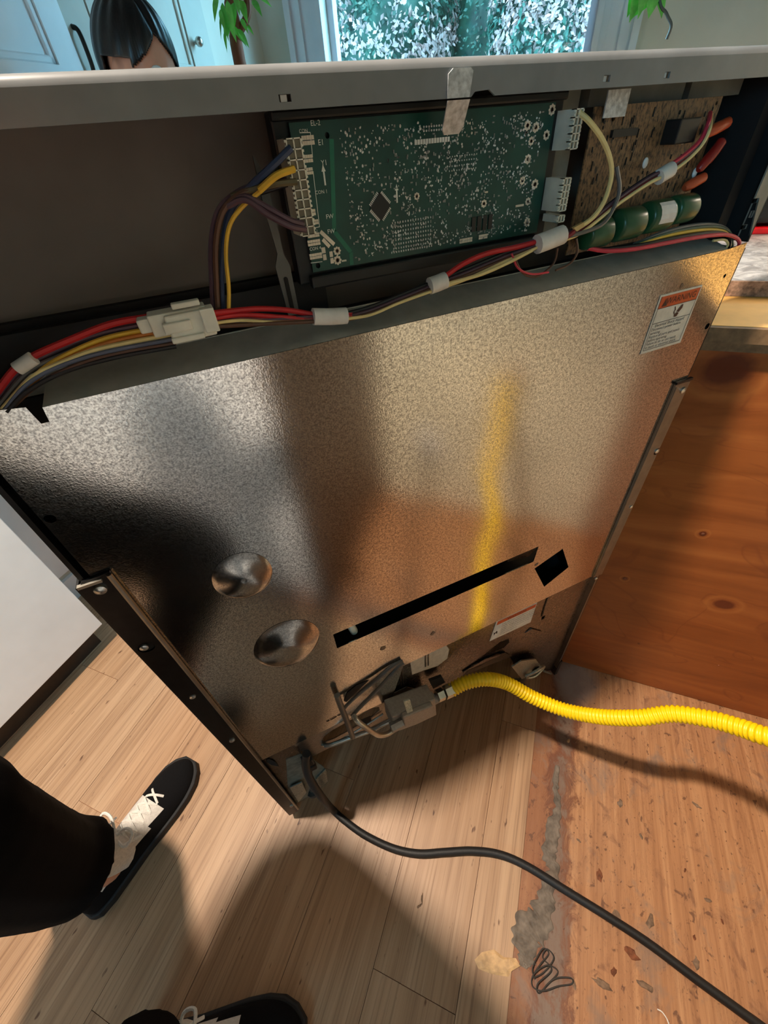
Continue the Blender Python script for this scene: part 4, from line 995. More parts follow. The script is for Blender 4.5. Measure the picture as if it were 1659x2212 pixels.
for i, (xa, xb, z, r) in enumerate(((0.147, 0.176, 1.0695, 0.0125), (0.183, 0.214, 1.0725, 0.0135), (0.221, 0.252, 1.0745, 0.0135), (0.258, 0.286, 1.0765, 0.0125))):
    y = BB - r
    mt = MB().tube([(xa, y, z), (xa + 0.0015, y, z), (xa + 0.003, y, z), (xb - 0.003, y, z), (xb - 0.0015, y, z), (xb, y, z)], [r * 0.8, r * 0.96, r, r, r * 0.96, r * 0.8], 24)
    cp = part(mt, 'capacitor', M['cap_green'], bb, smooth=True)
    if i == 2:
        tag_ = MB()
        for k in range(5):
            a0 = math.radians(-150 + k * 16); a1 = math.radians(-150 + (k + 1) * 16); R_ = r + 0.0003
            tag_._add([(0.228, y + R_ * math.sin(a0), z + R_ * math.cos(a0) * 0 + R_ * math.cos(a0 + math.pi)), (0.248, y + R_ * math.sin(a0), z + R_ * math.cos(a0 + math.pi)), (0.248, y + R_ * math.sin(a1), z + R_ * math.cos(a1 + math.pi)), (0.228, y + R_ * math.sin(a1), z + R_ * math.cos(a1 + math.pi))], [(0, 1, 2, 3)])
        part(tag_, 'capacitor_label', M['tape'], cp)
k = random.Random(5); mt = MB()
for i in range(60):
    x, z = k.uniform(0.148, 0.288), k.uniform(1.088, 1.148); l = k.uniform(0.002, 0.007)
    mt.box((x, BB - 0.0009, z), (x + 0.0007, BB, z + l))
o = part(mt, 'solder_traces', M['chip'], bb); o['kind'] = 'stuff'

# ---- wiring
def wire(col, pts, r=0.0015):
    P = spline([at(*p) for p in pts], 7)
    return part(MB().tube(P, r, 7), 'wire', WIRE[col], smooth=True)
def wrap(pts, r, name='tape_wrap', mat='tape'):
    P = spline([at(*p) for p in pts], 5)
    return part(MB().tube(P, r, 14), name, M[mat], smooth=True)
D = 0.010
# left loom
wire('red', [(-30, 880, .006), (0, 838, .008), (35, 795, .010), (75, 768, .012), (150, 735, .014), (240, 700, .014), (320, 685, .012)], .0022)
wire('purple', [(-20, 880, .008), (40, 805, .012), (110, 762, .014), (210, 722, .015), (330, 697, .013)])
wire('gray', [(-10, 885, .006), (60, 805, .010), (140, 765, .012), (230, 732, .013), (330, 706, .012)])
wire('yellow', [(10, 880, .005), (90, 800, .009), (160, 758, .011), (240, 727, .012), (350, 706, .011)])
wire('orange', [(10, 890, .004), (95, 805, .008), (170, 764, .010), (250, 736, .011), (360, 714, .010)])
wire('cream', [(0, 890, .003), (70, 815, .006), (140, 780, .008), (220, 752, .009), (370, 722, .009)])
wire('bluegray', [(5, 892, .002), (60, 828, .005), (130, 790, .007), (230, 760, .008), (370, 733, .008)])
wire('brown', [(10, 895, .002), (80, 832, .005), (170, 787, .007), (260, 762, .008), (380, 741, .008)])
wire('black', [(15, 890, .001), (60, 845, .003), (140, 803, .006), (250, 772, .007), (380, 748, .007)])
wrap([(37, 797, .0085), (55, 785, .0088), (73, 773, .0090)], .0042)
# nylon plug
pl = at(380, 690, 0.006)
def plug(px0, px1, py0, py1, y, d, mat='nylon'):
    a, b = at(px0, py1, y), at(px1, py0, y)
    return (a.x, y - d, a.z), (b.x, y + d, b.z)
pg = part(MB().box(*plug(306, 400, 668, 718, .008, .006)).box(*plug(335, 440, 655, 725, .006, .007)), 'plug', M['nylon'], bevel=0.0012)
part(MB().box(*plug(375, 450, 662, 738, .001, .005)), 'plug_half', M['nylon'], pg, bevel=0.0012)
part(MB().box(*plug(372, 428, 645, 668, -.002, .003)), 'plug_latch', M['nylon'], pg, bevel=0.0008)
part(MB().box(*plug(445, 458, 660, 716, -.001, .006)), 'plug_collar', M['nylon'], pg, bevel=0.0008)
part(MB().box(*plug(358, 410, 688, 722, -.003, .003)), 'plug_latch', M['nylon'], pg, bevel=0.0008)
part(MB().box(*plug(374, 440, 716, 742, -.003, .003)), 'plug_flap', M['nylon'], pg, bevel=0.0008)
# middle loom
wire('red', [(450, 678, .004), (500, 672, .006), (560, 667, .008), (620, 670, .009), (690, 680, .008), (760, 678, .008)], .0019)
wire('red', [(450, 690, .004), (520, 680, .005), (600, 684, .006), (690, 690, .006), (760, 682, .006)])
wire('maroon', [(450, 684, .006), (540, 688, .006), (620, 690, .006), (690, 688, .006)])
wire('purple', [(450, 694, .005), (540, 694, .005), (620, 688, .006), (690, 684, .007)])
wire('cream', [(450, 700, .003), (520, 692, .003), (600, 696, .004), (690, 692, .005)], .0011)
wire('brown', [(450, 706, .003), (560, 700, .003), (690, 694, .004)])
wrap([(676, 684, .006), (712, 684, .006), (748, 682, .006)], .0062)
for c_, dy, yy in (('black', -5, .008), ('purple', 3, .006), ('brown', 9, .004), ('gray', -1, .010)):
    wire(c_, [(740, 684 + dy, yy), (800, 668 + dy, yy), (870, 640 + dy, yy), (940, 612 + dy, yy), (1010, 585 + dy, yy), (1090, 552 + dy, yy), (1150, 530 + dy, yy), (1200, 510 + dy, yy)])
wire('cream', [(740, 690, .003), (800, 680, .003), (860, 655, .003), (935, 628, .002), (1010, 602, .002), (1090, 565, .002), (1160, 535, .003), (1200, 514, .003)], .0012)
wrap([(928, 618, .004), (945, 612, .004), (962, 605, .004)], .0064)
wire('red', [(960, 598, .004), (1000, 570, .004), (1050, 548, .005), (1110, 535, .006), (1160, 522, .006)], .002)
wire('cream', [(965, 614, .001), (1040, 592, 0.0), (1100, 566, 0.0), (1150, 540, .002)], .0015)
wire('blue', [(990, 575, .008), (1060, 545, .008), (1120, 530, .008), (1170, 515, .008)])
wrap([(1160, 528, .003), (1187, 518, .003), (1215, 507, .003)], .0075)
# loops hanging below the last wrap
wire('brown', [(1110, 555, .004), (1130, 590, .004), (1160, 597, .004), (1195, 570, .004), (1205, 535, .004)], .001)
wire('pink', [(1105, 548, .002), (1120, 580, 0.0), (1150, 592, 0.0), (1185, 588, .001)], .0009)
wire('brown', [(1245, 515, .004), (1247, 545, .003), (1230, 570, .002), (1200, 584, .002)], .0010)
# riser to the left connector
for c_, dx, yy in (('purple', -8, .014), ('brown', 2, .010), ('black', 10, .016)):
    wire(c_, [(470 + dx, 690, yy), (466 + dx, 620, yy), (464 + dx, 530, yy), (478 + dx, 460, yy), (515 + dx, 420, yy), (560, 405 + dx, yy - .002), (620, 392 + dx * .4, .006)], .0019)
wire('olive', [(500, 425, .012), (550, 408, .008), (600, 397, .004), (640, 393, .006)], .0019)
wire('yellow', [(494, 680, .008), (494, 620, .009), (488, 550, .010), (495, 490, .010), (520, 450, .009), (560, 415, .006), (595, 382, .003), (632, 364, .006)], .0014)
wire('yellow', [(560, 412, .005), (597, 380, .002), (635, 365, .006)], .0021)
wire('blue', [(480, 680, .016), (478, 560, .016), (495, 460, .015), (540, 405, .010), (585, 362, .004), (628, 320, .006)], .0022)
wire('purple', [(490, 440, .012), (530, 425, .008), (580, 450, .004), (625, 475, .003), (655, 484, .006)], .0019)
wire('purple', [(490, 446, .010), (530, 432, .006), (580, 465, .002), (630, 490, .001), (660, 496, .006)], .0019)
# right loom
wire('cream', [(1250, 243, .014), (1272, 262, .008), (1300, 300, .006), (1318, 345, .006), (1320, 385, .006), (1305, 435, .005), (1280, 470, .004), (1245, 495, .003)], .0020)
wire('gray', [(1332, 360, .012), (1338, 410, .008), (1325, 450, .006), (1300, 485, .004), (1250, 505, .003), (1215, 512, .003)], .0018)
for c_, dx, dy, yy in (('black', 0, -10, .014), ('maroon', 0, -3, .012), ('purple', 2, -7, .010), ('cream', 3, 5, .008), ('brown', -2, 0, .012)):
    wire(c_, [(1215, 515 + dy, .004), (1260, 495 + dy, yy - .004), (1330, 440 + dy, yy), (1400, 392 + dy, yy), (1440, 372 + dy, yy), (1480, 345 + dy, yy), (1515, 312 + dy * .6, yy), (1530 + dx, 280, yy), (1534 + dx, 248, .026)], .0015)
wire('pink', [(1440, 362, .010), (1485, 330, .010), (1515, 300, .010), (1530, 265, .014), (1534, 244, .026)], .0018)
wrap([(1422, 383, .010), (1436, 374, .010), (1450, 366, .010)], .0062)
part(MB().prism([at(1240, 492, .000), at(1262, 480, .000), at(1262, 490, .000), at(1246, 500, .000)], (0, 0.003, 0)), 'wire_tab', M['paper_y'])
wire('maroon', [(1240, 500, .002), (1225, 512, .002), (1205, 522, .003)], .002)
connector(0.1060, 0.1130, 1.0845, 1.0900, 0.010, 0.03, 2, 1, tray)
# lower right loom turning down behind the corner
wire('pink', [(1270, 536, .012), (1310, 542, .008), (1370, 538, .005), (1440, 525, .004), (1510, 512, .003), (1565, 507, .003), (1592, 515, .003), (1596, 530, .003), (1580, 545, .003), (1550, 556, .003)], .0019)
wire('yellow', [(1365, 533, .012), (1430, 512, .010), (1490, 500, .009), (1540, 496, .009), (1570, 504, .010), (1578, 530, .014)], .0016)
wire('gray', [(1370, 528, .014), (1430, 503, .012), (1490, 488, .012), (1540, 485, .012), (1572, 498, .014), (1582, 530, .016)], .0018)
wire('green', [(1360, 534, .013), (1430, 508, .011), (1490, 494, .011), (1545, 490, .011), (1575, 502, .012), (1582, 530, .014)], .0018)
wire('black', [(1290, 540, .016), (1380, 530, .010), (1470, 512, .008), (1545, 502, .008), (1575, 512, .010), (1574, 540, .014)], .0019)
wire('cream', [(1540, 520, .008), (1565, 518, .006), (1572, 530, .006), (1556, 548, .006)], .0012)

# ================================================================== hose, cord, wall fittings
hp = [tuple(at(*p)) for p in ((976, 1490, -.025), (1005, 1475, -.029))] + [tuple(atz(*p)) for p in ((1050, 1467, .335), (1095, 1476, .312), (1150, 1506, .288), (1208, 1530, .280), (1260, 1543, .298), (1320, 1550, .334), (1385, 1550, .372), (1455, 1542, .403), (1540, 1555, .434), (1600, 1572, .455), (1690, 1598, .484))] + [(0.42, -0.425, 0.530), (0.50, -0.52, 0.565), (0.57, -0.605, 0.575), tuple(UV(0.0, V1 - 0.03, 0.57))]
cp_ = spline(hp, 14)
# even spacing, then corrugations
L = [0.0]
for a, b in zip(cp_, cp_[1:]): L.append(L[-1] + (b - a).length)
tot = L[-1]; step = 0.0014; pts = []; rs = []; j = 0
for i in range(int(tot / step)):
    s = i * step
    while L[j + 1] < s: j += 1
    pts.append(cp_[j].lerp(cp_[j + 1], (s - L[j]) / max(1e-9, L[j + 1] - L[j])))
    rs.append((0.0141, 0.0141, 0.0130, 0.0112, 0.0130)[i % 5])
tag(MB().tube(pts, rs, 16).build('gas_hose', M['hose'], smooth='all'), 'bright yellow corrugated gas hose from the range to the wall', 'hose')
gp = thing('gas_pipe', UV(0.0, V1, 0.57), 'short steel gas pipe with a shut-off valve on the alcove wall', 'pipe')
MB().cyl(UV(0.0, V1 - 0.002, 0.57), UV(0.0, V1 - 0.045, 0.57), 0.016, n=12).build('pipe', M['steel_dk'], gp, smooth=True)
MB().box(UV(0.0, V1 - 0.03, 0.585) - V((0.006, 0.006, 0)), UV(0.0, V1 - 0.03, 0.585) + V((0.006, 0.006, 0.04))).build('valve_handle', M['cap_red'], gp)

Z = 0.0082
cpts = [at(662, 1628, -.014), at(660, 1650, -.018), at(668, 1680, -.030), at(690, 1715, -.043)] + [atz(*p) for p in ((715, 1745, 0.03), (745, 1773, Z), (790, 1805, Z), (850, 1833, Z), (905, 1844, Z), (960, 1841, Z), (1020, 1838, Z), (1080, 1846, Z), (1140, 1872, Z), (1220, 1922, Z), (1310, 1978, Z), (1400, 2037, Z), (1500, 2112, Z), (1600, 2185, Z), (1680, 2245, Z))] + [V((0.33, -0.76, Z)), UV(-0.28, V1 - 0.05, 0.02), UV(-0.28, V1 - 0.03, 0.12), UV(-0.28, V1 - 0.03, 0.26)]
tag(MB().tube(spline(cpts, 8), 0.0078, 10).build('power_cord', M['cord'], smooth=True), 'black power cord snaking across the floor from the range', 'cord')
ol = thing('wall_outlet', UV(-0.28, V1, 0.28), 'white electrical outlet low on the alcove wall', 'outlet')
MB().uvbox(-0.315, -0.245, V1 - 0.006, V1 - 0.0005, 0.22, 0.335).build('cover_plate', M['white'], ol, bevel=0.002)
MB().uvbox(-0.298, -0.262, V1 - 0.035, V1 - 0.0065, 0.255, 0.29).build('plug', M['cord'], ol, bevel=0.003)

# ================================================================== debris in the alcove
FZ = -0.003
def flake(name, px, py, w, h, ang, mat, label, cat, group=None, th=0.0015, seed=0):
    c = atz(px, py, FZ); c.z = 0.0 if (c.x - c.y) * S2 < 0.234 else FZ; k = random.Random(seed + int(px * 7 + py)); n_ = 11; top = []
    e1 = V((math.cos(ang), math.sin(ang), 0)); e2 = V((-e1.y, e1.x, 0))
    for i in range(n_):
        a = 2 * math.pi * i / n_; r = 0.45 + 0.45 * k.random()
        top.append(c + e1 * (w * r * math.cos(a)) + e2 * (h * r * math.sin(a)))
    mb = MB(); n2 = len(top)
    vs = top + [c + (p - c) * 0.7 + V((0, 0, th * (0.6 + 0.8 * k.random()))) for p in top] + [c + V((0, 0, th * 1.2))]
    fs = [(i, (i + 1) % n2, n2 + (i + 1) % n2, n2 + i) for i in range(n2)] + [(n2 + i, n2 + (i + 1) % n2, 2 * n2) for i in range(n2)] + [tuple(range(n2))[::-1]]
    mb._add(vs, fs)
    return tag(mb.build(name, M[mat]), label, cat, group)
A = math.pi / 4
flake('vinyl_scrap', 1078, 2085, 0.052, 0.024, -0.45, 'scrap', 'pale peeled vinyl scrap left of the thread tangle', 'scrap', th=0.002)
for i, (px, py, w, h, ang, mat, label) in enumerate((
    (1330, 1985, .020, .012, .6, 'flake', 'dusty grey clump beside the middle of the power cord'),
    (1405, 1990, .016, .009, .4, 'flake', 'dark clump just right of the power cord'),
    (1365, 2060, .018, .010, 2.0, 'flake_br', 'brown flake just below the power cord'),
    (1300, 2125, .022, .007, 2.3, 'flake', 'long grey sliver right of the thread tangle'),
    (1395, 2130, .020, .007, 2.2, 'flake', 'long grey sliver near the lower right power cord'),
    (1240, 2125, .010, .005, 1.0, 'flake', 'small grey chip below the thread tangle'),
    (1505, 2080, .013, .008, .8, 'flake', 'grey chip right of the power cord, nearest the corner'),
    (1325, 2100, .010, .006, .3, 'flake_br', 'small brown chip between two grey slivers'),
    (1530, 1945, .012, .004, 2.4, 'flake', 'thin dark sliver on the bare floor at the right'),
    (1505, 1740, .013, .006, 2.0, 'flake', 'grey sliver below the hose shadow at the right'),
    (1385, 1805, .009, .004, 1.2, 'flake', 'small grey chip in the middle of the bare floor'),
    (1295, 1890, .014, .008, .9, 'flake_br', 'brown chip above the middle of the power cord'),
    (1250, 1815, .008, .003, 2.0, 'flake', 'thin dark chip right of the dust strip'),
    (1340, 1735, .012, .008, .5, 'flake', 'grey chip just below the hose shadow'),
    (912, 1942, .014, .003, 1.0, 'flake', 'thin grey flake on the planks left of the power cord'),
    (905, 1958, .009, .003, .2, 'flake', 'smaller grey flake on the planks, nearest the shadow'),
    (1228, 1600, .008, .004, .5, 'scrap', 'pale crumb at the start of the hose shadow'),
    (1500, 2025, .006, .004, .5, 'flake_br', 'tiny brown crumb right of the power cord'),
    (1480, 1880, .005, .003, .5, 'flake_br', 'tiny brown crumb in the middle of the bare floor'),
    (1560, 1990, .006, .003, .9, 'flake_br', 'tiny brown crumb near the right edge'))):
    o = flake('debris_chip', px, py, w, h, ang, mat, label, 'debris', 'debris chips on the floor', seed=i)
# felted dust along the cut edge of the planks
mb = MB(); k = random.Random(3)
spine = [atz(*p, FZ) for p in ((1205, 1655), (1200, 1700), (1205, 1745), (1195, 1790), (1185, 1840), (1195, 1880), (1180, 1930), (1170, 1980), (1140, 2010), (1135, 2060), (1130, 2090))]
wid = [0.006, 0.010, 0.008, 0.017, 0.018, 0.013, 0.020, 0.030, 0.034, 0.022, 0.008]
SUBD = 24
sp2 = spline(spine, SUBD); wd = [wid[min(int(i / SUBD), 9)] * (1 - (i % SUBD) / SUBD) + wid[min(int(i / SUBD) + 1, 10)] * ((i % SUBD) / SUBD) for i in range(len(sp2))]
K = 17; vs = []; fs = []
for i, (p, w) in enumerate(zip(sp2, wd)):
    t = (sp2[min(i + 1, len(sp2) - 1)] - sp2[max(i - 1, 0)]).normalized(); s = V((-t.y, t.x, 0))
    for j in range(K):
        f = j / (K - 1) * 2 - 1; ww = w * (0.55 + 0.5 * mnoise.noise(V((i * 0.16, (1 if f > 0 else -1) * 3.0, 1.3))) + 0.25)
        edge = abs(f) > 0.99
        vs.append(p + s * (f * ww) + V((0, 0, 0.0 if edge else 0.002 + 0.003 * (1 - f * f) * (0.5 + mnoise.noise(V((i * 0.4, j * 0.7, 0))) + 0.5 * mnoise.noise(V((i * 1.1, j * 1.9, 5)))))))
for i in range(len(sp2) - 1):
    for j in range(K - 1): fs.append((i * K + j, i * K + j + 1, (i + 1) * K + j + 1, (i + 1) * K + j))
for q in vs:
    if (q.x - q.y) * S2 < 0.234: q.z += 0.0031
mb._add(vs, fs)
tag(mb.build('floor_dust', M['dust'], smooth='all'), 'felted grey dust along the cut edge of the planks', 'dust', kind='stuff')
# tangle of thread
tp = [atz(*p, FZ + 0.004) for p in ((1155, 2115), (1150, 2090), (1170, 2050), (1185, 2060), (1165, 2085), (1150, 2110), (1175, 2100), (1195, 2070), (1180, 2050), (1172, 2068), (1190, 2095), (1160, 2125), (1165, 2145), (1195, 2115), (1230, 2112), (1235, 2125), (1205, 2130), (1170, 2140), (1150, 2130), (1152, 2105), (1180, 2085), (1205, 2100), (1178, 2130))]
for i, q in enumerate(tp): q.z += 0.003 * (i % 3)
tag(MB().tube(spline(tp, 8), 0.0011, 6).build('thread_tangle', M['thread'], smooth=True), 'tangle of dark fuzzy thread lying on the bare floor', 'thread')
tp = [atz(*p, FZ + 0.003) for p in ((1420, 2180), (1430, 2186), (1440, 2200), (1446, 2215))]
tag(MB().tube(spline(tp, 8), 0.0010, 6).build('loose_thread', M['lace'], smooth=True), 'short white thread at the bottom edge of the bare floor', 'thread')

# ================================================================== people
def blob(name, parts, mat, parent, voxel=0.008, smooth_it=6):
    """overlapping tapered limbs fused into one continuous surface"""
    mb = MB()
    for q in parts:
        if q[0] == 't': mb.tube(spline(q[1], 4) if len(q[1]) > 2 else q[1], q[2] if not isinstance(q[2], (list, tuple)) or len(q[1]) <= 2 else resample(q[2], (len(q[1]) - 1) * 4 + 1), 14)
        else: mb.ell(q[1], *q[2], 16, 10, q[3] if len(q) > 3 else None)
    o = mb.build(name, mat, parent)
    r = o.modifiers.new('fuse', 'REMESH'); r.mode = 'VOXEL'; r.voxel_size = voxel; r.use_smooth_shade = True
    s = o.modifiers.new('soften', 'SMOOTH'); s.iterations = smooth_it; s.factor = 0.5
    return o
def resample(rs, n):
    return [rs[min(int(i / (n - 1) * (len(rs) - 1)), len(rs) - 2)] * (1 - (i / (n - 1) * (len(rs) - 1) - min(int(i / (n - 1) * (len(rs) - 1)), len(rs) - 2))) + rs[min(int(i / (n - 1) * (len(rs) - 1)), len(rs) - 2) + 1] * (i / (n - 1) * (len(rs) - 1) - min(int(i / (n - 1) * (len(rs) - 1)), len(rs) - 2)) for i in range(n)]

SH1, SD1 = V((-0.819, 0.022, 0)), V((0.745, 0.667, 0)).normalized()     # heel and direction of the left shoe
SH2, SD2 = V((-0.735, -0.222, 0)), V((0.93, -0.30, 0)).normalized()
a1 = SH1 + SD1 * 0.075; a2 = SH2 + SD2 * 0.075
hipc = V((-0.72, -0.19, 0.87)); sidev = V((0.35, -0.94, 0)).normalized()
h1, h2 = hipc - sidev * 0.09, hipc + sidev * 0.09
k1 = V((-0.735, 0.02, 0.49)); k2 = V((-0.415, -0.43, 0.43))
chest = V((-0.61, -0.20, 1.22)); headc = V((-0.54, -0.26, 1.50))
s1, s2_ = V((-0.64, -0.07, 1.31)), V((-0.56, -0.35, 1.31))
e1, e2 = V((-0.52, -0.02, 1.10)), V((-0.52, -0.46, 1.10))
w1, w2 = V((-0.41, -0.20, 1.13)), V((-0.38, -0.38, 1.13))
person = blob('person', [
    ('t', [headc + V((0, 0, -0.22)), headc + V((0, 0, -0.08))], [0.06, 0.055]), ('e', headc, (0.085, 0.10, 0.12)),
    ('e', headc + V((0.075, -0.06, -0.015)), (0.018, 0.018, 0.02)),
    ('t', [chest, hipc], [0.13, 0.13]), ('t', [s1, chest, s2_], [0.06, 0.10, 0.06]),
    ('t', [s1, e1, w1], [0.05, 0.042, 0.028]), ('t', [s2_, e2, w2], [0.05, 0.042, 0.028]),
    ('t', [w1, w1 + V((0.05, -0.06, 0.0)), w1 + V((0.07, -0.08, 0.01))], [0.03, 0.036, 0.03]), ('t', [w2, w2 + V((0.05, 0.02, 0.0)), w2 + V((0.07, 0.03, 0.01))], [0.03, 0.036, 0.03])] +
    [('t', [w1 + V((0.06, -0.07 + 0.018 * (q - 1.5), 0.02 - 0.012 * q)), w1 + V((0.10, -0.08 + 0.018 * (q - 1.5), 0.02 - 0.012 * q)), w1 + V((0.115, -0.095 + 0.018 * (q - 1.5), -0.012 * q))], [0.010, 0.009, 0.008]) for q in range(4)] +
    [('t', [w2 + V((0.06, 0.02, 0.02 - 0.018 * q)), w2 + V((0.10, 0.03, 0.02 - 0.018 * q)), w2 + V((0.115, 0.05, 0.015 - 0.018 * q))], [0.010, 0.009, 0.008]) for q in range(4)] +
    [('t', [w1 + V((0.02, -0.04, 0.025)), w1 + V((0.05, -0.05, 0.055))], [0.012, 0.009]), ('t', [w2 + V((0.02, 0.02, 0.025)), w2 + V((0.05, 0.03, 0.055))], [0.012, 0.009]),
    ('t', [h1, k1, a1 + V((0, 0, 0.10))], [0.08, 0.05, 0.035]), ('t', [h2, k2, a2 + V((0, 0, 0.10))], [0.08, 0.05, 0.035]),
    ('t', [a1 + V((0, 0, 0.12)), a1 + V((0, 0, 0.05)), a1 + SD1 * 0.12 + V((0, 0, 0.035))], [0.035, 0.035, 0.025]), ('t', [a2 + V((0, 0, 0.12)), a2 + V((0, 0, 0.05)), a2 + SD2 * 0.12 + V((0, 0, 0.035))], [0.035, 0.035, 0.025])], M['skin'], None, 0.007)
tag(person, 'standing photographer in black trousers and black and white shoes', 'person')
blob('sweater', [('t', [chest + V((0, 0, 0.10)), chest, hipc + V((0, 0, 0.02))], [0.10, 0.155, 0.15]), ('t', [s1, chest + V((0, 0, 0.03)), s2_], [0.075, 0.12, 0.075]),
     ('t', [s1, e1, w1], [0.072, 0.062, 0.045]), ('t', [s2_, e2, w2], [0.072, 0.062, 0.045])], M['sweater'], person, 0.010)
blob('trousers', [('e', hipc, (0.15, 0.17, 0.12)),
     ('t', [h1, k1 + V((0.0, 0.0, 0.1)), k1, a1 + V((-0.028, -0.012, 0.22)), a1 + V((-0.012, -0.004, 0.125))], [0.12, 0.098, 0.092, 0.086, 0.082]),
     ('t', [h2, k2 + V((0, 0, 0.1)), k2, a2 + V((0.045, -0.075, 0.22)), a2 + V((-0.025, -0.005, 0.10))], [0.12, 0.095, 0.088, 0.080, 0.080])], M['jeans'], person, 0.008, 4)
hr = MB().ell(headc + V((-0.012, 0.008, 0.025)), 0.095, 0.11, 0.115, 20, 12); hr.build('hair', M['hair'], person, smooth='all')

for A_, D_ in ((a1, SD1), (a2, SD2)):
    MB().tube(spline([A_ + D_ * 0.03 + V((0, 0, 0.05)), A_ + D_ * 0.01 + V((0, 0, 0.09)), A_ + V((-0.004, 0, 0.15)), A_ + V((-0.008, 0, 0.20))], 5), 0.041, 16).build('sock', M['shoe_wt'], person, smooth=True)
def shoe(heel, d, white_from, lace=True):
    s = V((-d.y, d.x, 0)); Ls = 0.305; mb = MB()
    # stations along the shoe: position, half width, height, lift of the white vamp
    ST = [(0.0, 0.016, 0.060), (0.012, 0.028, 0.078), (0.04, 0.034, 0.090), (0.08, 0.036, 0.094), (0.12, 0.038, 0.090), (0.16, 0.043, 0.078), (0.20, 0.048, 0.064), (0.235, 0.049, 0.054), (0.265, 0.044, 0.047), (0.288, 0.031, 0.040), (0.303, 0.012, 0.030)]
    N = 18; vs = []; fs = []; ring = []
    for (x, w, h) in ST:
        for i in range(N):
            a = math.pi * i / (N - 1)
            cx = math.cos(a); sz = math.sin(a)
            hw = w * (abs(cx) ** 0.75) * (1 if cx >= 0 else -1) * (1 - 0.25 * (sz ** 3))
            vs.append(heel + d * x + s * hw + V((0, 0, 0.012 + (h - 0.012) * sz ** 0.8)))
    for j in range(len(ST) - 1):
        for i in range(N - 1):
            a, b = (j * N + i), (j * N + i + 1); f = (a, b, b + N, a + N)
            x = (ST[j][0] + ST[j + 1][0]) / 2; t = i / (N - 2)
            white = 0.012 < x < 0.215 and abs(t - 0.5) < (0.26 + x * 0.9 if x < 0.12 else 0.37 if x < 0.15 else 0.37 - (x - 0.15) * 3.2)
            mb.cur = 1 if white else 0
            mb._add([vs[q] for q in f], [(0, 1, 2, 3)])
    mb.cur = 0
    mb._add([vs[i] for i in range(N)], [tuple(range(N))]); mb._add([vs[(len(ST) - 1) * N + i] for i in range(N)], [tuple(range(N))])
    o = mb.build('shoe', [M['shoe_bk'], M['shoe_wt']], person)
    bm = bmesh.new(); bm.from_mesh(o.data); bmesh.ops.remove_doubles(bm, verts=bm.verts, dist=1e-5); bmesh.ops.recalc_face_normals(bm, faces=bm.faces); bm.to_mesh(o.data); bm.free()
    o.data.polygons.foreach_set('use_smooth', [True] * len(o.data.polygons))
    sb = o.modifiers.new('round', 'SUBSURF'); sb.levels = 2; sb.render_levels = 2
    so = MB(); top = []
    for sg in (1, -1):
        rng = ST if sg == 1 else ST[::-1]
        for (x, w, h) in rng: top.append(heel + d * (x * 1.02 - 0.003) + s * (sg * (w + 0.005)))
    so.prism([p + V((0, 0, 0.0)) for p in top], (0, 0, 0.022)); so.build('sole', M['sole'], o, bevel=0.004)
    def top_at(x, off, lift=0.003):
        for j in range(len(ST) - 1):
            if ST[j][0] <= x <= ST[j + 1][0]:
                f = (x - ST[j][0]) / (ST[j + 1][0] - ST[j][0]); w = ST[j][1] * (1 - f) + ST[j + 1][1] * f; h = ST[j][2] * (1 - f) + ST[j + 1][2] * f
                q = off / w; sz = math.sqrt(max(0.0, 1 - min(0.95, abs(q) ** 1.5)))
                return heel + d * x + s * off + V((0, 0, 0.012 + (h - 0.012) * sz ** 0.8 + lift))
    if lace:
        for i in range(5):
            x = 0.125 + i * 0.019; w = 0.024 - i * 0.0015
            sg = 1 if i % 2 else -1
            MB().tube(spline([top_at(x, -w * sg, 0.001), top_at(x + 0.006, -w * 0.4 * sg, 0.004), top_at(x + 0.012, w * 0.4 * sg, 0.004), top_at(x + 0.016, w * sg, 0.001)], 5), 0.0028, 6).build('lace', M['lace'], o, smooth=True)
            MB().tube(spline([top_at(x, w * sg, 0.001), top_at(x + 0.006, w * 0.4 * sg, 0.003), top_at(x + 0.012, -w * 0.4 * sg, 0.003), top_at(x + 0.016, -w * sg, 0.001)], 5), 0.0028, 6).build('lace', M['lace'], o, smooth=True)
        kn = top_at(0.122, 0.0, 0.006)
        for sg, l in ((1, 0.050), (-1, 0.042)):
            MB().tube(spline([kn, kn + s * sg * l * 0.5 + d * 0.020 + V((0, 0, 0.018)), kn + s * sg * l + d * 0.018 + V((0, 0, 0.016)), kn + s * sg * l * 0.95 - d * 0.004 + V((0, 0, 0.008)), kn + s * sg * l * 0.4 - d * 0.004 + V((0, 0, 0.006)), kn], 6), 0.0030, 6).build('lace_bow', M['lace'], o, smooth=True)
            MB().tube(spline([kn, kn + s * sg * 0.020 - d * 0.012 + V((0, 0, 0.004)), kn + s * sg * 0.034 + d * 0.006 - V((0, 0, 0.006)), kn + s * sg * 0.040 + d * 0.022 - V((0, 0, 0.020))], 6), 0.0026, 6).build('lace_end', M['lace'], o, smooth=True)
        MB().ell(kn, 0.007, 0.007, 0.005, 10, 6).build('lace_knot', M['lace'], o, smooth='all')
    return o
shoe(SH1, SD1, 0)
shoe(SH2, SD2, 0)

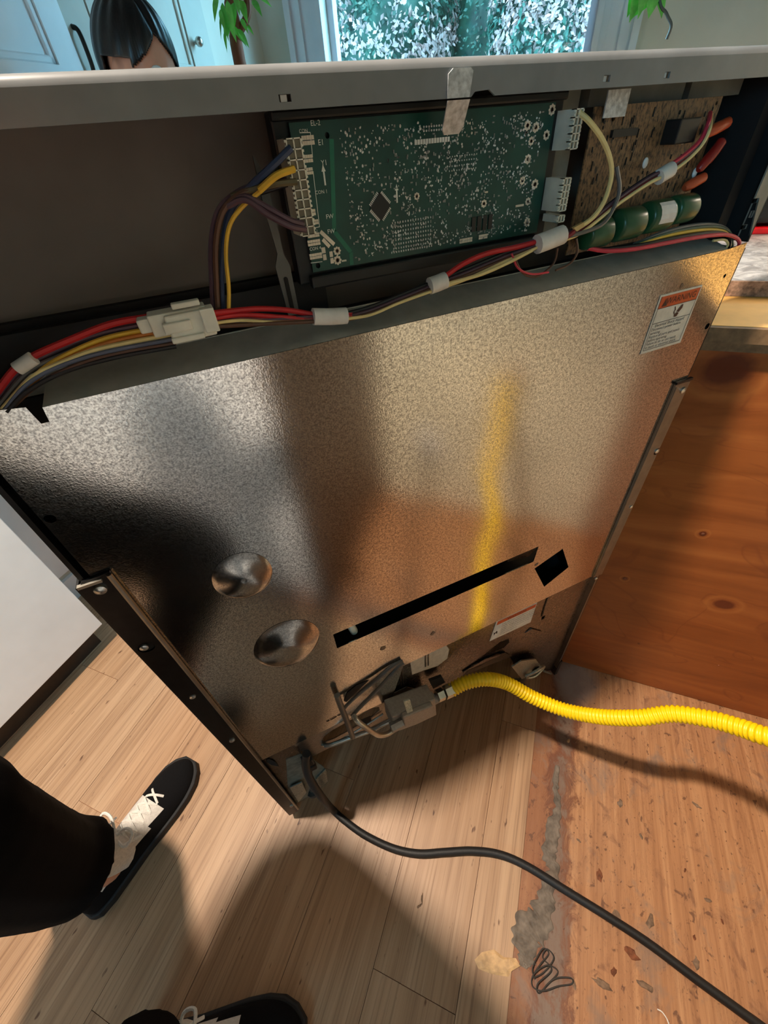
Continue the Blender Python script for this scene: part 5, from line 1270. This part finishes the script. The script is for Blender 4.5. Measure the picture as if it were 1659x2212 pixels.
# woman on the far side of the range
HC = V((-0.125, 1.365, 1.335))
fz = V((0.60, -0.78, -0.18)).normalized()
yaw = math.atan2(fz.y, fz.x)
RQ = Matrix.Rotation(yaw, 3, 'Z') @ Matrix.Rotation(0.16, 3, 'Y')
def hp_(x, y, z): return HC + RQ @ V((x, y, z))
woman = blob('person', [('e', HC, (0.094, 0.076, 0.115), RQ), ('e', hp_(0.045, 0, -0.055), (0.05, 0.05, 0.06), RQ), ('e', hp_(0.098, 0, -0.022), (0.016, 0.013, 0.024), RQ),
    ('e', hp_(0.0, 0.078, -0.012), (0.018, 0.009, 0.028), RQ), ('e', hp_(0.0, -0.078, -0.012), (0.018, 0.009, 0.028), RQ), ('e', hp_(0.088, 0, -0.07), (0.012, 0.022, 0.008), RQ),
    ('t', [HC + V((0, 0, -0.06)), HC + V((-0.01, 0.02, -0.20))], [0.050, 0.052]), ('t', [HC + V((-0.15, 0.0, -0.25)), HC + V((-0.01, 0.02, -0.23)), HC + V((0.14, 0.05, -0.25))], [0.055, 0.085, 0.055]),
    ('t', [HC + V((0, 0.02, -0.25)), HC + V((0, 0.03, -0.70))], [0.12, 0.13]), ('t', [HC + V((-0.06, 0.03, -0.72)), HC + V((-0.07, 0.03, -1.25)), HC + V((-0.07, 0.0, -1.33))], [0.08, 0.045, 0.035]), ('t', [HC + V((0.06, 0.03, -0.72)), HC + V((0.08, 0.05, -1.25)), HC + V((0.08, 0.02, -1.33))], [0.08, 0.045, 0.035]),
    ('t', [HC + V((-0.15, 0.0, -0.26)), HC + V((-0.19, -0.02, -0.50)), HC + V((-0.12, -0.16, -0.55))], [0.048, 0.038, 0.03]), ('t', [HC + V((0.14, 0.05, -0.26)), HC + V((0.19, 0.0, -0.50)), HC + V((0.12, -0.15, -0.55))], [0.048, 0.038, 0.03])], M['skin'], None, 0.0055, 4)
tag(woman, 'woman with dark parted hair behind the range, only the top of her head showing', 'person')
blob('top', [('t', [HC + V((-0.16, 0.0, -0.26)), HC + V((-0.01, 0.02, -0.25)), HC + V((0.15, 0.05, -0.26))], [0.065, 0.105, 0.065]), ('t', [HC + V((0, 0.02, -0.26)), HC + V((0, 0.03, -0.74))], [0.135, 0.15]),
    ('t', [HC + V((-0.15, 0.0, -0.26)), HC + V((-0.19, -0.02, -0.50))], [0.06, 0.052]), ('t', [HC + V((0.14, 0.05, -0.26)), HC + V((0.19, 0.0, -0.50))], [0.06, 0.052])], M['sweater'], woman, 0.010)
blob('trousers', [('e', HC + V((0, 0.03, -0.74)), (0.16, 0.13, 0.10)), ('t', [HC + V((-0.07, 0.03, -0.76)), HC + V((-0.07, 0.03, -1.325))], [0.095, 0.06]), ('t', [HC + V((0.07, 0.03, -0.76)), HC + V((0.08, 0.04, -1.325))], [0.095, 0.06])], M['jeans'], woman, 0.010)
# hair: a cap with a parting, open over the forehead
mb = MB(); NU, NV = 160, 100; grid = {}
for j in range(NV + 1):
    th = math.pi * j / NV
    for i in range(NU):
        ph = 2 * math.pi * i / NU
        n_ = V((math.sin(th) * math.cos(ph), math.sin(th) * math.sin(ph), math.cos(th)))
        r = 1.0 - 0.06 * math.exp(-((n_.y + 0.12) / 0.07) ** 2) * (1 if n_.z > 0.1 else 0) + 0.012 * math.sin(ph * 17 + 3 * th)
        grid[i, j] = hp_(-0.012 + n_.x * 0.107 * r, n_.y * 0.092 * r, 0.012 + n_.z * 0.122 * r)
vs = [grid[i, j] for j in range(NV + 1) for i in range(NU)]; fs = []
for j in range(NV):
    for i in range(NU):
        th = math.pi * (j + 0.5) / NV; ph = 2 * math.pi * (i + 0.5) / NU
        n_ = V((math.sin(th) * math.cos(ph), math.sin(th) * math.sin(ph), math.cos(th)))
        brow = 0.42 - 0.75 * abs(n_.y + 0.12)
        if n_.x > 0.2 and n_.z < brow: continue
        if n_.z < -0.55 and n_.x > -0.2: continue
        if abs(n_.y) > 0.8 and n_.x > -0.25 and n_.z < 0.02: continue
        fs.append((j * NU + i, j * NU + (i + 1) % NU, (j + 1) * NU + (i + 1) % NU, (j + 1) * NU + i))
mb._add(vs, fs); ho = mb.build('hair', M['hair'], woman, smooth='all')
sl_ = ho.modifiers.new('thick', 'SOLIDIFY'); sl_.thickness = 0.006; sl_.offset = -1
for s_ in (1, -1):
    MB().ell(hp_(0.088, 0.032 * s_, 0.0), 0.012, 0.015, 0.009, 10, 6, RQ).build('eye', M['tape'], woman, smooth='all')

# ================================================================== plants
def leaf_mesh(mb, p, d, up, l, w):
    d = d.normalized(); s = d.cross(up).normalized(); u_ = s.cross(d)
    vs = []; N = 7
    for i in range(N):
        t = i / (N - 1); ww = w * math.sin(math.pi * min(1, t ** 0.75)) ; droop = -u_ * (l * 0.35 * t * t)
        c = p + d * (l * t) + droop
        vs += [c - s * ww + u_ * ww * 0.25, c, c + s * ww + u_ * ww * 0.25]
    fs = []
    for i in range(N - 1):
        for j in range(2): fs.append((i * 3 + j, i * 3 + j + 1, i * 3 + 4 + j, i * 3 + 3 + j))
    mb._add(vs, fs)
k = random.Random(21)
az = lambda px, py, t: CAM_POS + ((RIGHT * ((px - 829.5) / FPX) + DOWN * ((py - 1106) / FPX) + FWD).normalized() * t)
tb_ = az(517, 130, 2.24); tt = az(505, -40, 2.24)
pt = thing('potted_plant', (tb_.x, tb_.y, 0), 'tall potted plant with a brown trunk and drooping leaves left of the window', 'plant')
MB().tube([(tb_.x, tb_.y, 0), (tb_.x, tb_.y, 0.02), (tb_.x, tb_.y, 0.28), (tb_.x, tb_.y, 0.30)], [0.10, 0.11, 0.15, 0.15], 24).build('pot', M['pot'], pt, smooth=True)
MB().tube(spline([V((tb_.x, tb_.y, 0.25)), V((tb_.x + 0.01, tb_.y, 0.9)), tb_, az(512, 70, 2.24), az(498, 10, 2.24), tt, tt + V((0, 0, 0.25))], 6), resample([0.034, 0.030, 0.022, 0.020, 0.02, 0.02, 0.012], 37), 10).build('trunk', M['trunk'], pt, smooth=True)
MB().tube(spline([az(514, 75, 2.24), az(532, 40, 2.23), az(535, 10, 2.24), az(528, -40, 2.24)], 5), 0.012, 8).build('branch', M['trunk'], pt, smooth=True)
for px, py, dx, dy, l, w in ((490, 0, 0.2, 1, 0.11, .018), (500, 20, -.3, 1, 0.10, .02), (497, 52, .75, .65, 0.09, .014), (480, 5, .1, 1, 0.13, .016), (520, 0, .3, 1, 0.09, .02), (520, 40, .4, .7, 0.06, .012), (545, 0, .5, .8, 0.08, .016), (470, -10, -.2, 1, 0.10, .016), (505, -30, .2, 1, 0.12, .02), (486, 40, -.1, 1, 0.11, .008), (530, 50, .6, .6, 0.05, .01), (540, -20, .8, .4, .1, .018), (478, 30, -.05, 1, .10, .006), (484, 70, .1, 1, .07, .006), (492, 30, .3, 1, .09, .018), (512, 62, .7, .7, .07, .016), (505, 5, -.1, 1, .09, .02), (475, 20, .2, 1, .08, .012)):
    p = az(px, py, 2.22 + k.uniform(-0.04, 0.02)); d = RIGHT * dx + DOWN * dy + FWD * k.uniform(-.3, .3)
    mb = MB(); leaf_mesh(mb, p, d, -FWD, l * 0.72, w * 0.6); mb.build('leaf', M['leaf'], pt, smooth='all')
c = az(1400, -120, 2.2)
hpn = thing('hanging_plant', (c.x, c.y, c.z), 'trailing green plant in a hanging pot right of the window', 'plant')
MB().tube([c + V((0, 0, 0.0)), c + V((0, 0, 0.02)), c + V((0, 0, 0.15)), c + V((0, 0, 0.16))], [0.07, 0.08, 0.10, 0.10], 20).build('pot', M['white_door'], hpn, smooth=True)
MB().tube([c + V((0, 0, 0.15)), V((c.x, c.y, ZC))], 0.003, 6).build('hanger', M['thread'], hpn, smooth=True)
for px, py, dx, dy, l, w in ((1400, -60, -.1, 1, .10, .02), (1375, -20, -.3, 1, .06, .015), (1395, -15, -.5, .8, .07, .018), (1410, -20, 0, 1, .06, .02), (1420, -15, .4, .8, .06, .016), (1385, -40, -.2, 1, .09, .02), (1405, -5, -.6, .6, .05, .014)):
    p = az(px, py, 2.18 + k.uniform(-.02, .02)); mb = MB(); leaf_mesh(mb, p, RIGHT * dx + DOWN * dy, -FWD, l, w); mb.build('leaf', M['leaf'], hpn, smooth='all')
MB().tube(spline([c + V((0.05, 0, 0.12)), az(1425, -20, 2.18), az(1440, 30, 2.18), az(1450, 55, 2.18), az(1440, 85, 2.18)], 5), 0.004, 6).build('stem', M['strut'], hpn, smooth=True)
